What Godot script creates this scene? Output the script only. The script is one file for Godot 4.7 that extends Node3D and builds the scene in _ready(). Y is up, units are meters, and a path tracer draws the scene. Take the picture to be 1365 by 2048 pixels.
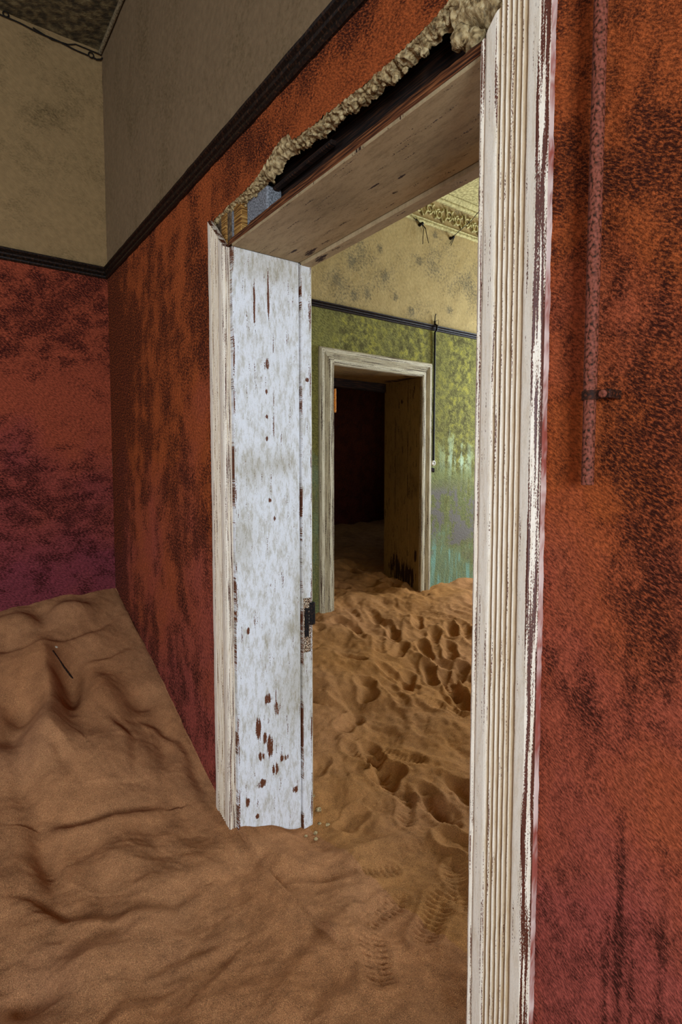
extends Node3D
# Two rooms of an abandoned desert house, joined by a doorway and half filled with wind-blown sand.
# x runs from the red room towards the green room, -z towards the far walls, y is up (metres).

var env_exposure := 1.12
const EYE := Vector3(0.0, 1.30, 0.0)
const YAW := 35.9
const PITCH := -3.75
const FX := 0.90            # red face of the wall with the doorway
const BX := 1.22            # its other face
const ZN := -3.56           # face of the far walls
const ZF := -4.02           # far side of the far walls
const ZS := 2.40            # rear walls
const XW := -2.60
const XE := 5.60
const CEIL := 3.69
const CEIL2 := 3.66
const JF := -1.895          # far jamb face
const JN := -0.765          # near jamb face

var rng := RandomNumberGenerator.new()
var M := {}
var taken := {}
var sand_h := PackedFloat32Array()
var sand_x := PackedFloat32Array()
var sand_z := PackedFloat32Array()


# ------------------------------------------------------------------ mesh builder
class MB:
	var v := PackedVector3Array()
	var n := PackedVector3Array()
	var u := PackedVector2Array()
	var w := PackedVector2Array()
	var c := PackedColorArray()
	var ix := PackedInt32Array()

	func vert(p: Vector3, nn: Vector3, uv := Vector2.ZERO, uv2 := Vector2.ZERO, col := Color.WHITE) -> int:
		v.append(p); n.append(nn); u.append(uv); w.append(uv2); c.append(col)
		return v.size() - 1

	func tri(a: int, b: int, d: int) -> void:   # counter-clockwise seen from outside
		ix.append(a); ix.append(d); ix.append(b)

	func quad(a: Vector3, b: Vector3, d: Vector3, e: Vector3, s := 1.0) -> void:
		var nn := (b - a).cross(d - a).normalized()
		if nn == Vector3.ZERO:
			nn = (d - a).cross(e - a).normalized()
		var k := v.size()
		for p in [a, b, d, e]:
			vert(p, nn, MB.flat_uv(p, nn) * s, MB.flat_uv(p, nn))
		tri(k, k + 1, k + 2); tri(k, k + 2, k + 3)

	static func flat_uv(p: Vector3, nn: Vector3) -> Vector2:
		var q := nn.abs()
		if q.x >= q.y and q.x >= q.z:
			return Vector2(p.z, -p.y)
		if q.y >= q.z:
			return Vector2(p.x, p.z)
		return Vector2(p.x, -p.y)

	func box(lo: Vector3, hi: Vector3, b := 0.0) -> void:
		hull_box([lo, hi], b)

	func hull_box(lh: Array, b: float) -> void:  # a box with chamfered edges
		var lo: Vector3 = lh[0]
		var hi: Vector3 = lh[1]
		var ce := (lo + hi) * 0.5
		var h := (hi - lo) * 0.5
		b = minf(b, minf(h.x, minf(h.y, h.z)) * 0.9)
		for ax in 3:
			for sg in [-1.0, 1.0]:
				var a1 := (ax + 1) % 3
				var a2 := (ax + 2) % 3
				var ps := []
				for k in [[-1, -1], [1, -1], [1, 1], [-1, 1]]:
					var p := Vector3.ZERO
					p[ax] = sg * h[ax]
					p[a1] = k[0] * (h[a1] - b)
					p[a2] = k[1] * (h[a2] - b)
					ps.append(ce + p)
				if sg > 0:
					quad(ps[0], ps[1], ps[2], ps[3])
				else:
					quad(ps[3], ps[2], ps[1], ps[0])
		if b <= 0.0:
			return
		for ax in 3:      # edges along axis ax
			var a1 := (ax + 1) % 3
			var a2 := (ax + 2) % 3
			for s1 in [-1.0, 1.0]:
				for s2 in [-1.0, 1.0]:
					var pa := Vector3.ZERO
					var pb := Vector3.ZERO
					pa[a1] = s1 * h[a1]; pa[a2] = s2 * (h[a2] - b)
					pb[a1] = s1 * (h[a1] - b); pb[a2] = s2 * h[a2]
					var l := Vector3.ZERO
					l[ax] = h[ax] - b
					var q := [ce + pa - l, ce + pb - l, ce + pb + l, ce + pa + l]
					var nn: Vector3 = (q[1] - q[0]).cross(q[2] - q[0])
					if nn.dot(pa + pb) < 0:
						q.reverse()
					quad(q[0], q[1], q[2], q[3])
		for sx in [-1.0, 1.0]:
			for sy in [-1.0, 1.0]:
				for sz in [-1.0, 1.0]:
					var s := Vector3(sx, sy, sz)
					var p1 := ce + s * Vector3(h.x, h.y - b, h.z - b)
					var p2 := ce + s * Vector3(h.x - b, h.y, h.z - b)
					var p3 := ce + s * Vector3(h.x - b, h.y - b, h.z)
					var nn := (p2 - p1).cross(p3 - p1).normalized()
					var k := v.size()
					if nn.dot(s) < 0:
						nn = -nn
						vert(p1, nn); vert(p3, nn); vert(p2, nn)
					else:
						vert(p1, nn); vert(p2, nn); vert(p3, nn)
					tri(k, k + 1, k + 2)

	# grid of (nu+1) x (nv+1) points, normal = d/du x d/dv
	func grid(nu: int, nv: int, f: Callable) -> void:
		var k := v.size()
		for j in nv + 1:
			for i in nu + 1:
				var r: Array = f.call(float(i) / nu, float(j) / nv)
				vert(r[0], Vector3.ZERO, r[1], r[2] if r.size() > 2 else r[1], r[3] if r.size() > 3 else Color.WHITE)
		var s := nu + 1
		for j in nv + 1:
			for i in nu + 1:
				var du := v[k + j * s + mini(i + 1, nu)] - v[k + j * s + maxi(i - 1, 0)]
				var dv := v[k + mini(j + 1, nv) * s + i] - v[k + maxi(j - 1, 0) * s + i]
				n[k + j * s + i] = du.cross(dv).normalized()
		for j in nv:
			for i in nu:
				var a := k + j * s + i
				tri(a, a + 1, a + s + 1); tri(a, a + s + 1, a + s)

	func tube(path: PackedVector3Array, r: float, sides := 8, caps := true, wob := 0.0) -> void:
		var k := v.size()
		var t0 := (path[1] - path[0]).normalized()
		var side := t0.cross(Vector3.UP if absf(t0.y) < 0.9 else Vector3.RIGHT).normalized()
		var len_ := 0.0
		for j in path.size():
			var t := (path[mini(j + 1, path.size() - 1)] - path[maxi(j - 1, 0)]).normalized()
			side = (side - t * side.dot(t)).normalized()
			var o := t.cross(side)
			if j > 0:
				len_ += path[j].distance_to(path[j - 1])
			var rr := r * (1.0 + wob * sin(j * 2.3))
			for i in sides + 1:
				var an := TAU * i / sides
				var d := side * cos(an) + o * sin(an)
				vert(path[j] + d * rr, d, Vector2(float(i) / sides * TAU * r, len_), Vector2.ZERO)
		var s := sides + 1
		for j in path.size() - 1:
			for i in sides:
				var a := k + j * s + i
				tri(a, a + 1, a + s + 1); tri(a, a + s + 1, a + s)
		if caps:
			for e in [0, path.size() - 1]:
				var nn := (path[0] - path[1]).normalized() if e == 0 else (path[e] - path[e - 1]).normalized()
				var cc := vert(path[e], nn)
				var first := v.size()
				for i in sides:
					vert(v[k + e * s + i], nn)
				for i in sides:
					if e == 0:
						tri(cc, first + (i + 1) % sides, first + i)
					else:
						tri(cc, first + i, first + (i + 1) % sides)

	# a round thing about axis d from point o; profile of (radius, distance along d)
	func lathe(o: Vector3, d: Vector3, prof: Array, sides := 20) -> void:
		d = d.normalized()
		var side := d.cross(Vector3.UP if absf(d.y) < 0.9 else Vector3.RIGHT).normalized()
		var b := d.cross(side)
		var k := v.size()
		for j in prof.size():
			var p: Vector2 = prof[j]
			var q: Vector2 = prof[mini(j + 1, prof.size() - 1)] - prof[maxi(j - 1, 0)]
			var nr := Vector2(q.y, -q.x).normalized()
			for i in sides + 1:
				var an := TAU * i / sides
				var e := side * cos(an) + b * sin(an)
				vert(o + e * p.x + d * p.y, (e * nr.x + d * nr.y).normalized())
		var s := sides + 1
		for j in prof.size() - 1:
			for i in sides:
				var a := k + j * s + i
				tri(a, a + 1, a + s + 1); tri(a, a + s + 1, a + s)

	func lump(ce: Vector3, rad: Vector3, noise: FastNoiseLite, amt := 0.3, nu := 12, nv := 8) -> void:
		grid(nu, nv, func(a: float, b: float):
			var th := -a * TAU
			var ph := (b - 0.5) * PI
			var d := Vector3(cos(ph) * cos(th), sin(ph), cos(ph) * sin(th))
			var r := 1.0 + amt * noise.get_noise_3dv((ce + d * 0.35 * rad.length()) * 60.0) * 1.6
			return [ce + d * rad * r, Vector2(a, b) * 0.1])
		var first := v.size() - (nu + 1) * (nv + 1)
		for i in range(first, v.size()):
			if n[i].length_squared() < 0.5:
				n[i] = (v[i] - ce).normalized()

	func mesh() -> ArrayMesh:
		var a := []
		a.resize(Mesh.ARRAY_MAX)
		a[Mesh.ARRAY_VERTEX] = v
		a[Mesh.ARRAY_NORMAL] = n
		a[Mesh.ARRAY_TEX_UV] = u
		a[Mesh.ARRAY_TEX_UV2] = w
		a[Mesh.ARRAY_COLOR] = c
		a[Mesh.ARRAY_INDEX] = ix
		var m := ArrayMesh.new()
		m.add_surface_from_arrays(Mesh.PRIMITIVE_TRIANGLES, a)
		return m


# ------------------------------------------------------------------ scene objects
func numbered(called: String) -> String:
	if not taken.has(called):
		taken[called] = 0
		return called
	taken[called] += 1
	return "%s_%03d" % [called, taken[called]]


func put(called: String, b: MB, m: Material, parent: Node = self, label := "", category := "", group := "", kind := "") -> MeshInstance3D:
	var o := MeshInstance3D.new()
	o.name = numbered(called) if parent == self else called
	o.mesh = b.mesh()
	o.material_override = m
	o.cast_shadow = GeometryInstance3D.SHADOW_CASTING_SETTING_ON
	parent.add_child(o, true)
	tag(o, label, category, group, kind)
	return o


func tag(o: Node, label := "", category := "", group := "", kind := "") -> void:
	if label: o.set_meta("label", label)
	if category: o.set_meta("category", category)
	if group: o.set_meta("group", group)
	if kind: o.set_meta("kind", kind)


func root(called: String, label: String, category: String, kind := "", group := "", at := Vector3.ZERO) -> Node3D:
	var o := Node3D.new()
	o.name = called if kind == "structure" else numbered(called)
	o.position = at
	add_child(o, true)
	tag(o, label, category, group, kind)
	return o


# ------------------------------------------------------------------ noise and textures
func nz(freq: float, sd: int, oct := 4, type := FastNoiseLite.TYPE_SIMPLEX_SMOOTH, gain := 0.5) -> FastNoiseLite:
	var f := FastNoiseLite.new()
	f.noise_type = type
	f.frequency = freq
	f.seed = sd
	f.fractal_octaves = oct
	f.fractal_gain = gain
	return f


func seam(w: int, h: int, f: FastNoiseLite) -> PackedByteArray:
	return f.get_seamless_image(w, h).get_data()


# noise drawn small and stretched to w x h
func stretched(w: int, h: int, sw: int, sh: int, f: FastNoiseLite) -> PackedByteArray:
	var im := f.get_image(sw, sh)
	im.resize(w, h, Image.INTERPOLATE_CUBIC)
	return im.get_data()


func tex(w: int, h: int, fmt: int, d: PackedByteArray) -> ImageTexture:
	return ImageTexture.create_from_image(Image.create_from_data(w, h, false, fmt, d))


func contrast(a: PackedByteArray, mid: float, gain: float, lo := 0.0, hi := 1.0) -> PackedByteArray:
	var lut := PackedByteArray()
	lut.resize(256)
	for i in 256:
		lut[i] = int(255.0 * lerpf(lo, hi, clampf((i / 255.0 - mid) * gain + 0.5, 0, 1)))
	var o := a.duplicate()
	for i in o.size():
		o[i] = lut[a[i]]
	return o


func tint(a: PackedByteArray, ramp: Gradient) -> PackedByteArray:
	var r := PackedByteArray(); r.resize(256)
	var g := PackedByteArray(); g.resize(256)
	var b := PackedByteArray(); b.resize(256)
	for i in 256:
		var k := ramp.sample(i / 255.0)
		r[i] = k.r8; g[i] = k.g8; b[i] = k.b8
	var o := PackedByteArray()
	o.resize(a.size() * 3)
	var j := 0
	for x in a:
		o[j] = r[x]; o[j + 1] = g[x]; o[j + 2] = b[x]
		j += 3
	return o


func ramp(stops: Array) -> Gradient:
	var g := Gradient.new()
	var off := PackedFloat32Array()
	var col := PackedColorArray()
	for s in stops:
		off.append(s[0]); col.append(s[1])
	g.offsets = off
	g.colors = col
	return g


func rgb(r: float, g: float, b: float) -> Color:
	return Color(r / 255.0, g / 255.0, b / 255.0)


func mat(called: String, rough := 0.9, spec := 0.3) -> StandardMaterial3D:
	var m := StandardMaterial3D.new()
	m.resource_name = called
	m.roughness = rough
	m.metallic_specular = spec
	return m


func tri_mat(called: String, color: Texture2D, height: Texture2D, scale: Vector3, bump: float, rough := 0.9) -> StandardMaterial3D:
	var m := mat(called, rough)
	m.albedo_texture = color
	m.uv1_triplanar = true
	m.uv1_world_triplanar = true
	m.uv1_scale = scale
	if height:
		m.heightmap_enabled = true
		m.heightmap_texture = height
		m.heightmap_scale = bump
	return m


# a colour layer with its own alpha laid over fine tiled plaster, broken up by a tiled speckle
func layered(called: String, fine: Texture2D, height: Texture2D, bump: float, over: Texture2D, speckle: Texture2D, tile: float, color := Color.WHITE) -> StandardMaterial3D:
	var m := mat(called, 0.92, 0.25)
	m.albedo_color = color
	m.albedo_texture = fine
	m.uv1_scale = Vector3(1.0 / tile, 1.0 / tile, 1)
	m.vertex_color_use_as_albedo = true
	m.heightmap_enabled = true
	m.heightmap_texture = height
	m.heightmap_scale = bump
	m.detail_enabled = true
	m.detail_blend_mode = BaseMaterial3D.BLEND_MODE_MIX
	m.detail_uv_layer = BaseMaterial3D.DETAIL_UV_2
	m.detail_albedo = over
	m.detail_mask = speckle
	return m


# mould and stain layer, with corner shade painted in: noise plus blobs [u, v, ru, rv, strength], RGB of the stain, alpha = how much of it
func stains_and_shade(w: int, h: int, base: float, gain: float, blobs: Array, c1: Color, c2: Color, sd: int, stretch: float, streak := 0.35, freq := 5.0) -> ImageTexture:
	var a := nz(freq / w, sd, 6, FastNoiseLite.TYPE_SIMPLEX_SMOOTH, 0.62).get_image(w, h).get_data()
	var s := stretched(w, h, w / 2, int(h / stretch), nz(14.0 / w, sd + 7, 5, FastNoiseLite.TYPE_SIMPLEX_SMOOTH, 0.62))
	var d := nz(120.0 / w, sd + 3, 4, FastNoiseLite.TYPE_SIMPLEX_SMOOTH, 0.65).get_image(w, h).get_data()
	var low := Image.create(w / 8, h / 8, false, Image.FORMAT_L8)
	for y in h / 8:
		for x in w / 8:
			var q := 0.5
			var p := Vector2((x + 0.5) * 8.0 / w, (y + 0.5) * 8.0 / h)
			for b in blobs:
				var e := Vector2((p.x - b[0]) / b[2], (p.y - b[1]) / b[3]).length_squared()
				if e < 4.0:
					q += b[4] * exp(-e * 1.5)
			low.set_pixel(x, y, Color(q, q, q))
	low.resize(w, h, Image.INTERPOLATE_CUBIC)
	var bl := low.get_data()
	var o := PackedByteArray()
	o.resize(w * h * 4)
	var j := 0
	var r1 := c1.r8; var g1 := c1.g8; var b1 := c1.b8
	var r2 := c2.r8 - r1; var g2 := c2.g8 - g1; var b2 := c2.b8 - b1
	var ks := streak / 255.0
	var ka := (1.0 - streak) / 255.0
	for i in w * h:
		var q: float = a[i] * ka + s[i] * ks + (d[i] - 128) * 0.0026 + (bl[i] - 128) * 0.0078
		q = (q - base) * gain
		if q < 0.0: q = 0.0
		elif q > 1.0: q = 1.0
		var t: float = d[i] * 0.0039
		o[j] = r1 + int(r2 * t)
		o[j + 1] = g1 + int(g2 * t)
		o[j + 2] = b1 + int(b2 * t)
		o[j + 3] = int(q * 255.0)
		j += 4
	return tex(w, h, Image.FORMAT_RGBA8, o)


# paint on wood, peeling: thr = per-column threshold of the peel noise; marks [u, v, ru, rv, kind 0 chip / 1 grey stain / 2 paint kept]
func peeling(w: int, h: int, paint: Color, wood: Color, dirt: Color, thr: PackedFloat32Array, marks: Array, sd: int, dirtiness: float, stretch := 10.0, groove_shade := PackedFloat32Array()) -> Array:
	var pn := stretched(w, h, w, int(h / stretch), nz(0.05, sd, 5, FastNoiseLite.TYPE_SIMPLEX_SMOOTH, 0.6))
	var fn := nz(0.22, sd + 1, 2).get_image(w, h).get_data()
	var dn := stretched(w, h, w, int(h / 3.0), nz(0.030, sd + 2, 7, FastNoiseLite.TYPE_SIMPLEX_SMOOTH, 0.85))
	var sn := stretched(w, h, w, int(h / 6.0), nz(0.16, sd + 5, 2))
	var wide := Image.create(w / 4, h / 4, false, Image.FORMAT_RG8)
	for y in h / 4:
		for x in w / 4:
			var k := 0.5
			var g := 0.0
			var p := Vector2((x + 0.5) * 4.0 / w, (y + 0.5) * 4.0 / h)
			for m in marks:
				var e := Vector2((p.x - m[0]) / m[2], (p.y - m[1]) / m[3]).length_squared()
				if e < 4.0:
					if m[4] == 0: k += 0.5 * exp(-e * e)
					elif m[4] == 1: g += 0.42 * exp(-e * 1.2)
					else: k -= 0.5 * exp(-e)
			wide.set_pixel(x, y, Color(k, g, 0))
	wide.resize(w, h, Image.INTERPOLATE_CUBIC)
	var wd := wide.get_data()
	var o := PackedByteArray()
	o.resize(w * h * 3)
	var hh := PackedByteArray()
	hh.resize(w * h)
	var j := 0
	var i := 0
	for y in h:
		for x in w:
			var c: float = pn[i] / 255.0 + (fn[i] - 128) * 0.0016 + (wd[i * 2] - 128) * 0.0046
			var e: float = c - thr[x]
			var f: float = fn[i] / 255.0
			if e > 0.0:
				var k: float = 0.62 + 0.5 * f
				if e < 0.03: k *= 0.55
				o[j] = mini(int(wood.r8 * k), 255); o[j + 1] = mini(int(wood.g8 * k), 255); o[j + 2] = mini(int(wood.b8 * k), 255)
				hh[i] = int(60 + 40 * f)
			else:
				var t: float = (dn[i] / 255.0 - 0.42) * dirtiness * 2.2
				if t < 0.0: t = 0.0
				t += wd[i * 2 + 1] / 255.0
				if sn[i] > 182: t += (sn[i] - 182) * 0.008 * dirtiness
				if fn[i] > 196: t += 0.25 * dirtiness
				if groove_shade.size() > 0: t += groove_shade[x]
				if t > 0.9: t = 0.9
				var k: float = 0.93 + 0.1 * f
				o[j] = mini(int((paint.r8 + (dirt.r8 - paint.r8) * t) * k), 255)
				o[j + 1] = mini(int((paint.g8 + (dirt.g8 - paint.g8) * t) * k), 255)
				o[j + 2] = mini(int((paint.b8 + (dirt.b8 - paint.b8) * t) * k), 255)
				hh[i] = int(185 + 30 * f)
			j += 3
			i += 1
	return [tex(w, h, Image.FORMAT_RGB8, o), tex(w, h, Image.FORMAT_L8, hh)]


func evenly(w: int, x: float) -> PackedFloat32Array:
	var t := PackedFloat32Array()
	t.resize(w)
	t.fill(x)
	return t


func paint_mat(called: String, pair: Array, bump := 0.1, rough := 0.62) -> StandardMaterial3D:
	var m := mat(called, rough, 0.4)
	m.albedo_texture = pair[0]
	m.heightmap_enabled = true
	m.heightmap_texture = pair[1]
	m.heightmap_scale = bump
	return m


# ------------------------------------------------------------------ shapes
# sweep a profile (s along sax, d along dax) along dir; the ends may be mitred: end = L + m1*s, start = m0*s
func sweep(b: MB, prof: Array, a: Vector3, dir: Vector3, L: float, sax: Vector3, dax: Vector3, m0: float, m1: float, nseg: int, unit_uv := true, wob := 0.0, sd := 1, cap0 := false, cap1 := false) -> void:
	var flip := sax.cross(dir).dot(dax) < 0
	var noise := nz(9.0, sd, 3)
	var tot := 0.0
	for i in range(1, prof.size()):
		tot += (prof[i] as Vector2).distance_to(prof[i - 1])
	var at := 0.0
	for i in prof.size() - 1:
		var p: Vector2 = prof[i]
		var q: Vector2 = prof[i + 1]
		var l := p.distance_to(q)
		var k := b.v.size()
		var tg := sax * (q.x - p.x) + dax * (q.y - p.y)
		var nn := (tg.cross(dir) * (-1.0 if flip else 1.0)).normalized()
		for j in nseg + 1:
			for e in 2:
				var r: Vector2 = p if e == 0 else q
				var s0 := m0 * r.x
				var t := s0 + (L + m1 * r.x - s0) * j / nseg
				var y := t / 2.6
				var al := at if e == 0 else at + l
				var d := r.y
				if wob > 0.0 and d > 0.004:
					d += wob * noise.get_noise_2d(t * 2.0, r.x * 40.0)
				b.vert(a + sax * r.x + dax * d + dir * t, nn, Vector2(al / tot, 1.0 - y) if unit_uv else Vector2(al, t), Vector2.ZERO)
		for j in nseg:
			var m := k + j * 2
			if flip:
				b.tri(m, m + 3, m + 1); b.tri(m, m + 2, m + 3)
			else:
				b.tri(m, m + 1, m + 3); b.tri(m, m + 3, m + 2)
		at += l
	for e in 2:
		if not (cap0 if e == 0 else cap1):
			continue
		for i in prof.size() - 1:
			var ps := []
			for r in [prof[i], prof[i + 1], Vector2(prof[i + 1].x, 0), Vector2(prof[i].x, 0)]:
				var t: float = m0 * r.x if e == 0 else L + m1 * r.x
				ps.append(a + sax * r.x + dax * r.y + dir * t)
			if absf(prof[i].x - prof[i + 1].x) < 1e-5:
				continue
			var nn: Vector3 = (ps[1] - ps[0]).cross(ps[2] - ps[0])
			if nn.dot(dir) * (-1.0 if e == 0 else 1.0) < 0:
				ps.reverse()
			b.quad(ps[0], ps[1], ps[2], ps[3])


func map_uv(b: MB, o: Vector3, ua: Vector3, va: Vector3) -> void:
	for i in b.v.size():
		b.u[i] = Vector2((b.v[i] - o).dot(ua), (b.v[i] - o).dot(va))


# a wall slab from lo to hi, running along axis ax, with rectangular openings [a0, a1, y0, y1]
func pierced(b: MB, lo: Vector3, hi: Vector3, ax: int, holes: Array) -> void:
	var at: float = lo[ax]
	for h in holes + [[hi[ax], hi[ax], 0, 0]]:
		var p := lo
		var q := hi
		p[ax] = at
		q[ax] = h[0]
		if q[ax] > p[ax] + 0.001:
			b.box(p, q)
		if h[1] > h[0]:
			p[ax] = h[0]
			q[ax] = h[1]
			b.box(p, Vector3(q.x, h[2], q.z))
			b.box(Vector3(p.x, h[3], p.z), q)
		at = h[1]


func casing_profile(w: float, d: float) -> Array:
	var p := [Vector2(0, 0), Vector2(0, 0.005), Vector2(0.003, 0.006), Vector2(0.003, 0.008), Vector2(0, 0.0095), Vector2(0, 0.0145), Vector2(0.003, 0.0155), Vector2(0.003, 0.0175), Vector2(0, 0.019), Vector2(0, d - 0.006), Vector2(0.002, d - 0.001), Vector2(0.006, d + 0.001), Vector2(0.010, d - 0.001), Vector2(0.0115, d - 0.005), Vector2(0.0135, d - 0.005), Vector2(0.0145, d - 0.001), Vector2(0.018, d)]
	var f0 := 0.040
	var f1 := w - 0.034
	p.append(Vector2(f0 - 0.0035, d))
	var pitch := (f1 - f0) / 6.0
	for k in 6:
		var c := f0 + pitch * k
		p.append(Vector2(c, d - 0.0009))
		p.append(Vector2(c + pitch * 0.30, d - 0.0046))
		p.append(Vector2(c + pitch * 0.50, d - 0.0054))
		p.append(Vector2(c + pitch * 0.68, d - 0.0046))
		p.append(Vector2(c + pitch * 0.96, d - 0.0005))
	p.append(Vector2(f1 + 0.003, d))
	p.append(Vector2(w - 0.013, d))
	p.append(Vector2(w - 0.010, d - 0.003))
	p.append(Vector2(w - 0.002, d - 0.011))
	p.append(Vector2(w, d - 0.015))
	p.append(Vector2(w, 0))
	return p


func herm(K: Array, z: float) -> float:
	if z <= K[0].x: return K[0].y
	if z >= K[-1].x: return K[-1].y
	var i := 0
	while z > K[i + 1].x: i += 1
	var ms := [0.0, 0.0]
	for e in 2:
		var a: Vector2 = K[maxi(i + e - 1, 0)]
		var b: Vector2 = K[mini(i + e + 1, K.size() - 1)]
		ms[e] = (b.y - a.y) / (b.x - a.x)
	var h: float = K[i + 1].x - K[i].x
	var t: float = (z - K[i].x) / h
	return (2 * t * t * t - 3 * t * t + 1) * K[i].y + (t * t * t - 2 * t * t + t) * h * ms[0] + (-2 * t * t * t + 3 * t * t) * K[i + 1].y + (t * t * t - t * t) * h * ms[1]


# ------------------------------------------------------------------ the place
func _ready() -> void:
	var cam := Camera3D.new()
	cam.name = "camera"
	cam.position = EYE
	cam.rotation_degrees = Vector3(PITCH, -YAW, 0)
	cam.fov = rad_to_deg(2.0 * atan(1024.0 / 1145.0))
	cam.keep_aspect = Camera3D.KEEP_HEIGHT
	cam.near = 0.02
	cam.far = 200.0
	add_child(cam)
	cam.current = true

	var e := Environment.new()
	e.background_mode = Environment.BG_SKY
	var sk := ProceduralSkyMaterial.new()
	sk.sky_top_color = Color(0.42, 0.60, 0.92)
	sk.sky_horizon_color = Color(0.86, 0.90, 0.96)
	sk.ground_bottom_color = Color(0.62, 0.50, 0.38)
	sk.ground_horizon_color = Color(0.80, 0.72, 0.62)
	e.sky = Sky.new()
	e.sky.sky_material = sk
	e.background_energy_multiplier = 0.5
	e.tonemap_mode = Environment.TONE_MAPPER_LINEAR
	e.tonemap_exposure = env_exposure
	e.sdfgi_enabled = true
	e.ssao_enabled = true
	e.ssil_enabled = true
	var we := WorldEnvironment.new()
	we.name = "surroundings"
	we.environment = e
	add_child(we)

	# daylight in the window openings: [place, turn about y, width, height, energy, colour]
	var sky := Color(0.86, 0.93, 1.0)
	for l in [
		[Vector3(XW - 0.02, 1.85, -2.35), -90.0, 0.9, 1.3, 2.6, sky],
		[Vector3(XW - 0.02, 1.75, 1.10), -90.0, 1.3, 1.5, 0.5, sky],
		[Vector3(-1.10, 1.45, ZS + 0.02), 0.0, 1.0, 1.3, 13.0, sky],
		[Vector3(XE + 0.02, 1.95, -2.60), 90.0, 1.1, 1.4, 10.0, sky],
		[Vector3(3.6, 1.75, ZS + 0.02), 0.0, 1.1, 1.4, 5.0, sky],
		[Vector3(XE + 0.02, 1.9, -5.3), 90.0, 0.5, 0.8, 0.6, sky],
	]:
		var a := AreaLight3D.new()
		a.name = "window_daylight"
		a.position = l[0]
		a.rotation_degrees.y = l[1]
		a.area_size = Vector2(l[2], l[3])
		a.light_energy = l[4]
		a.light_color = l[5]
		a.area_range = 30.0
		a.area_attenuation = 2.0
		a.area_normalize_energy = false
		a.shadow_enabled = true
		add_child(a, true)

	materials()
	walls()
	rails()
	doorway()
	far_doorway()
	sand()
	pipes_and_wires()
	cornice()
	crumbs()


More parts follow.
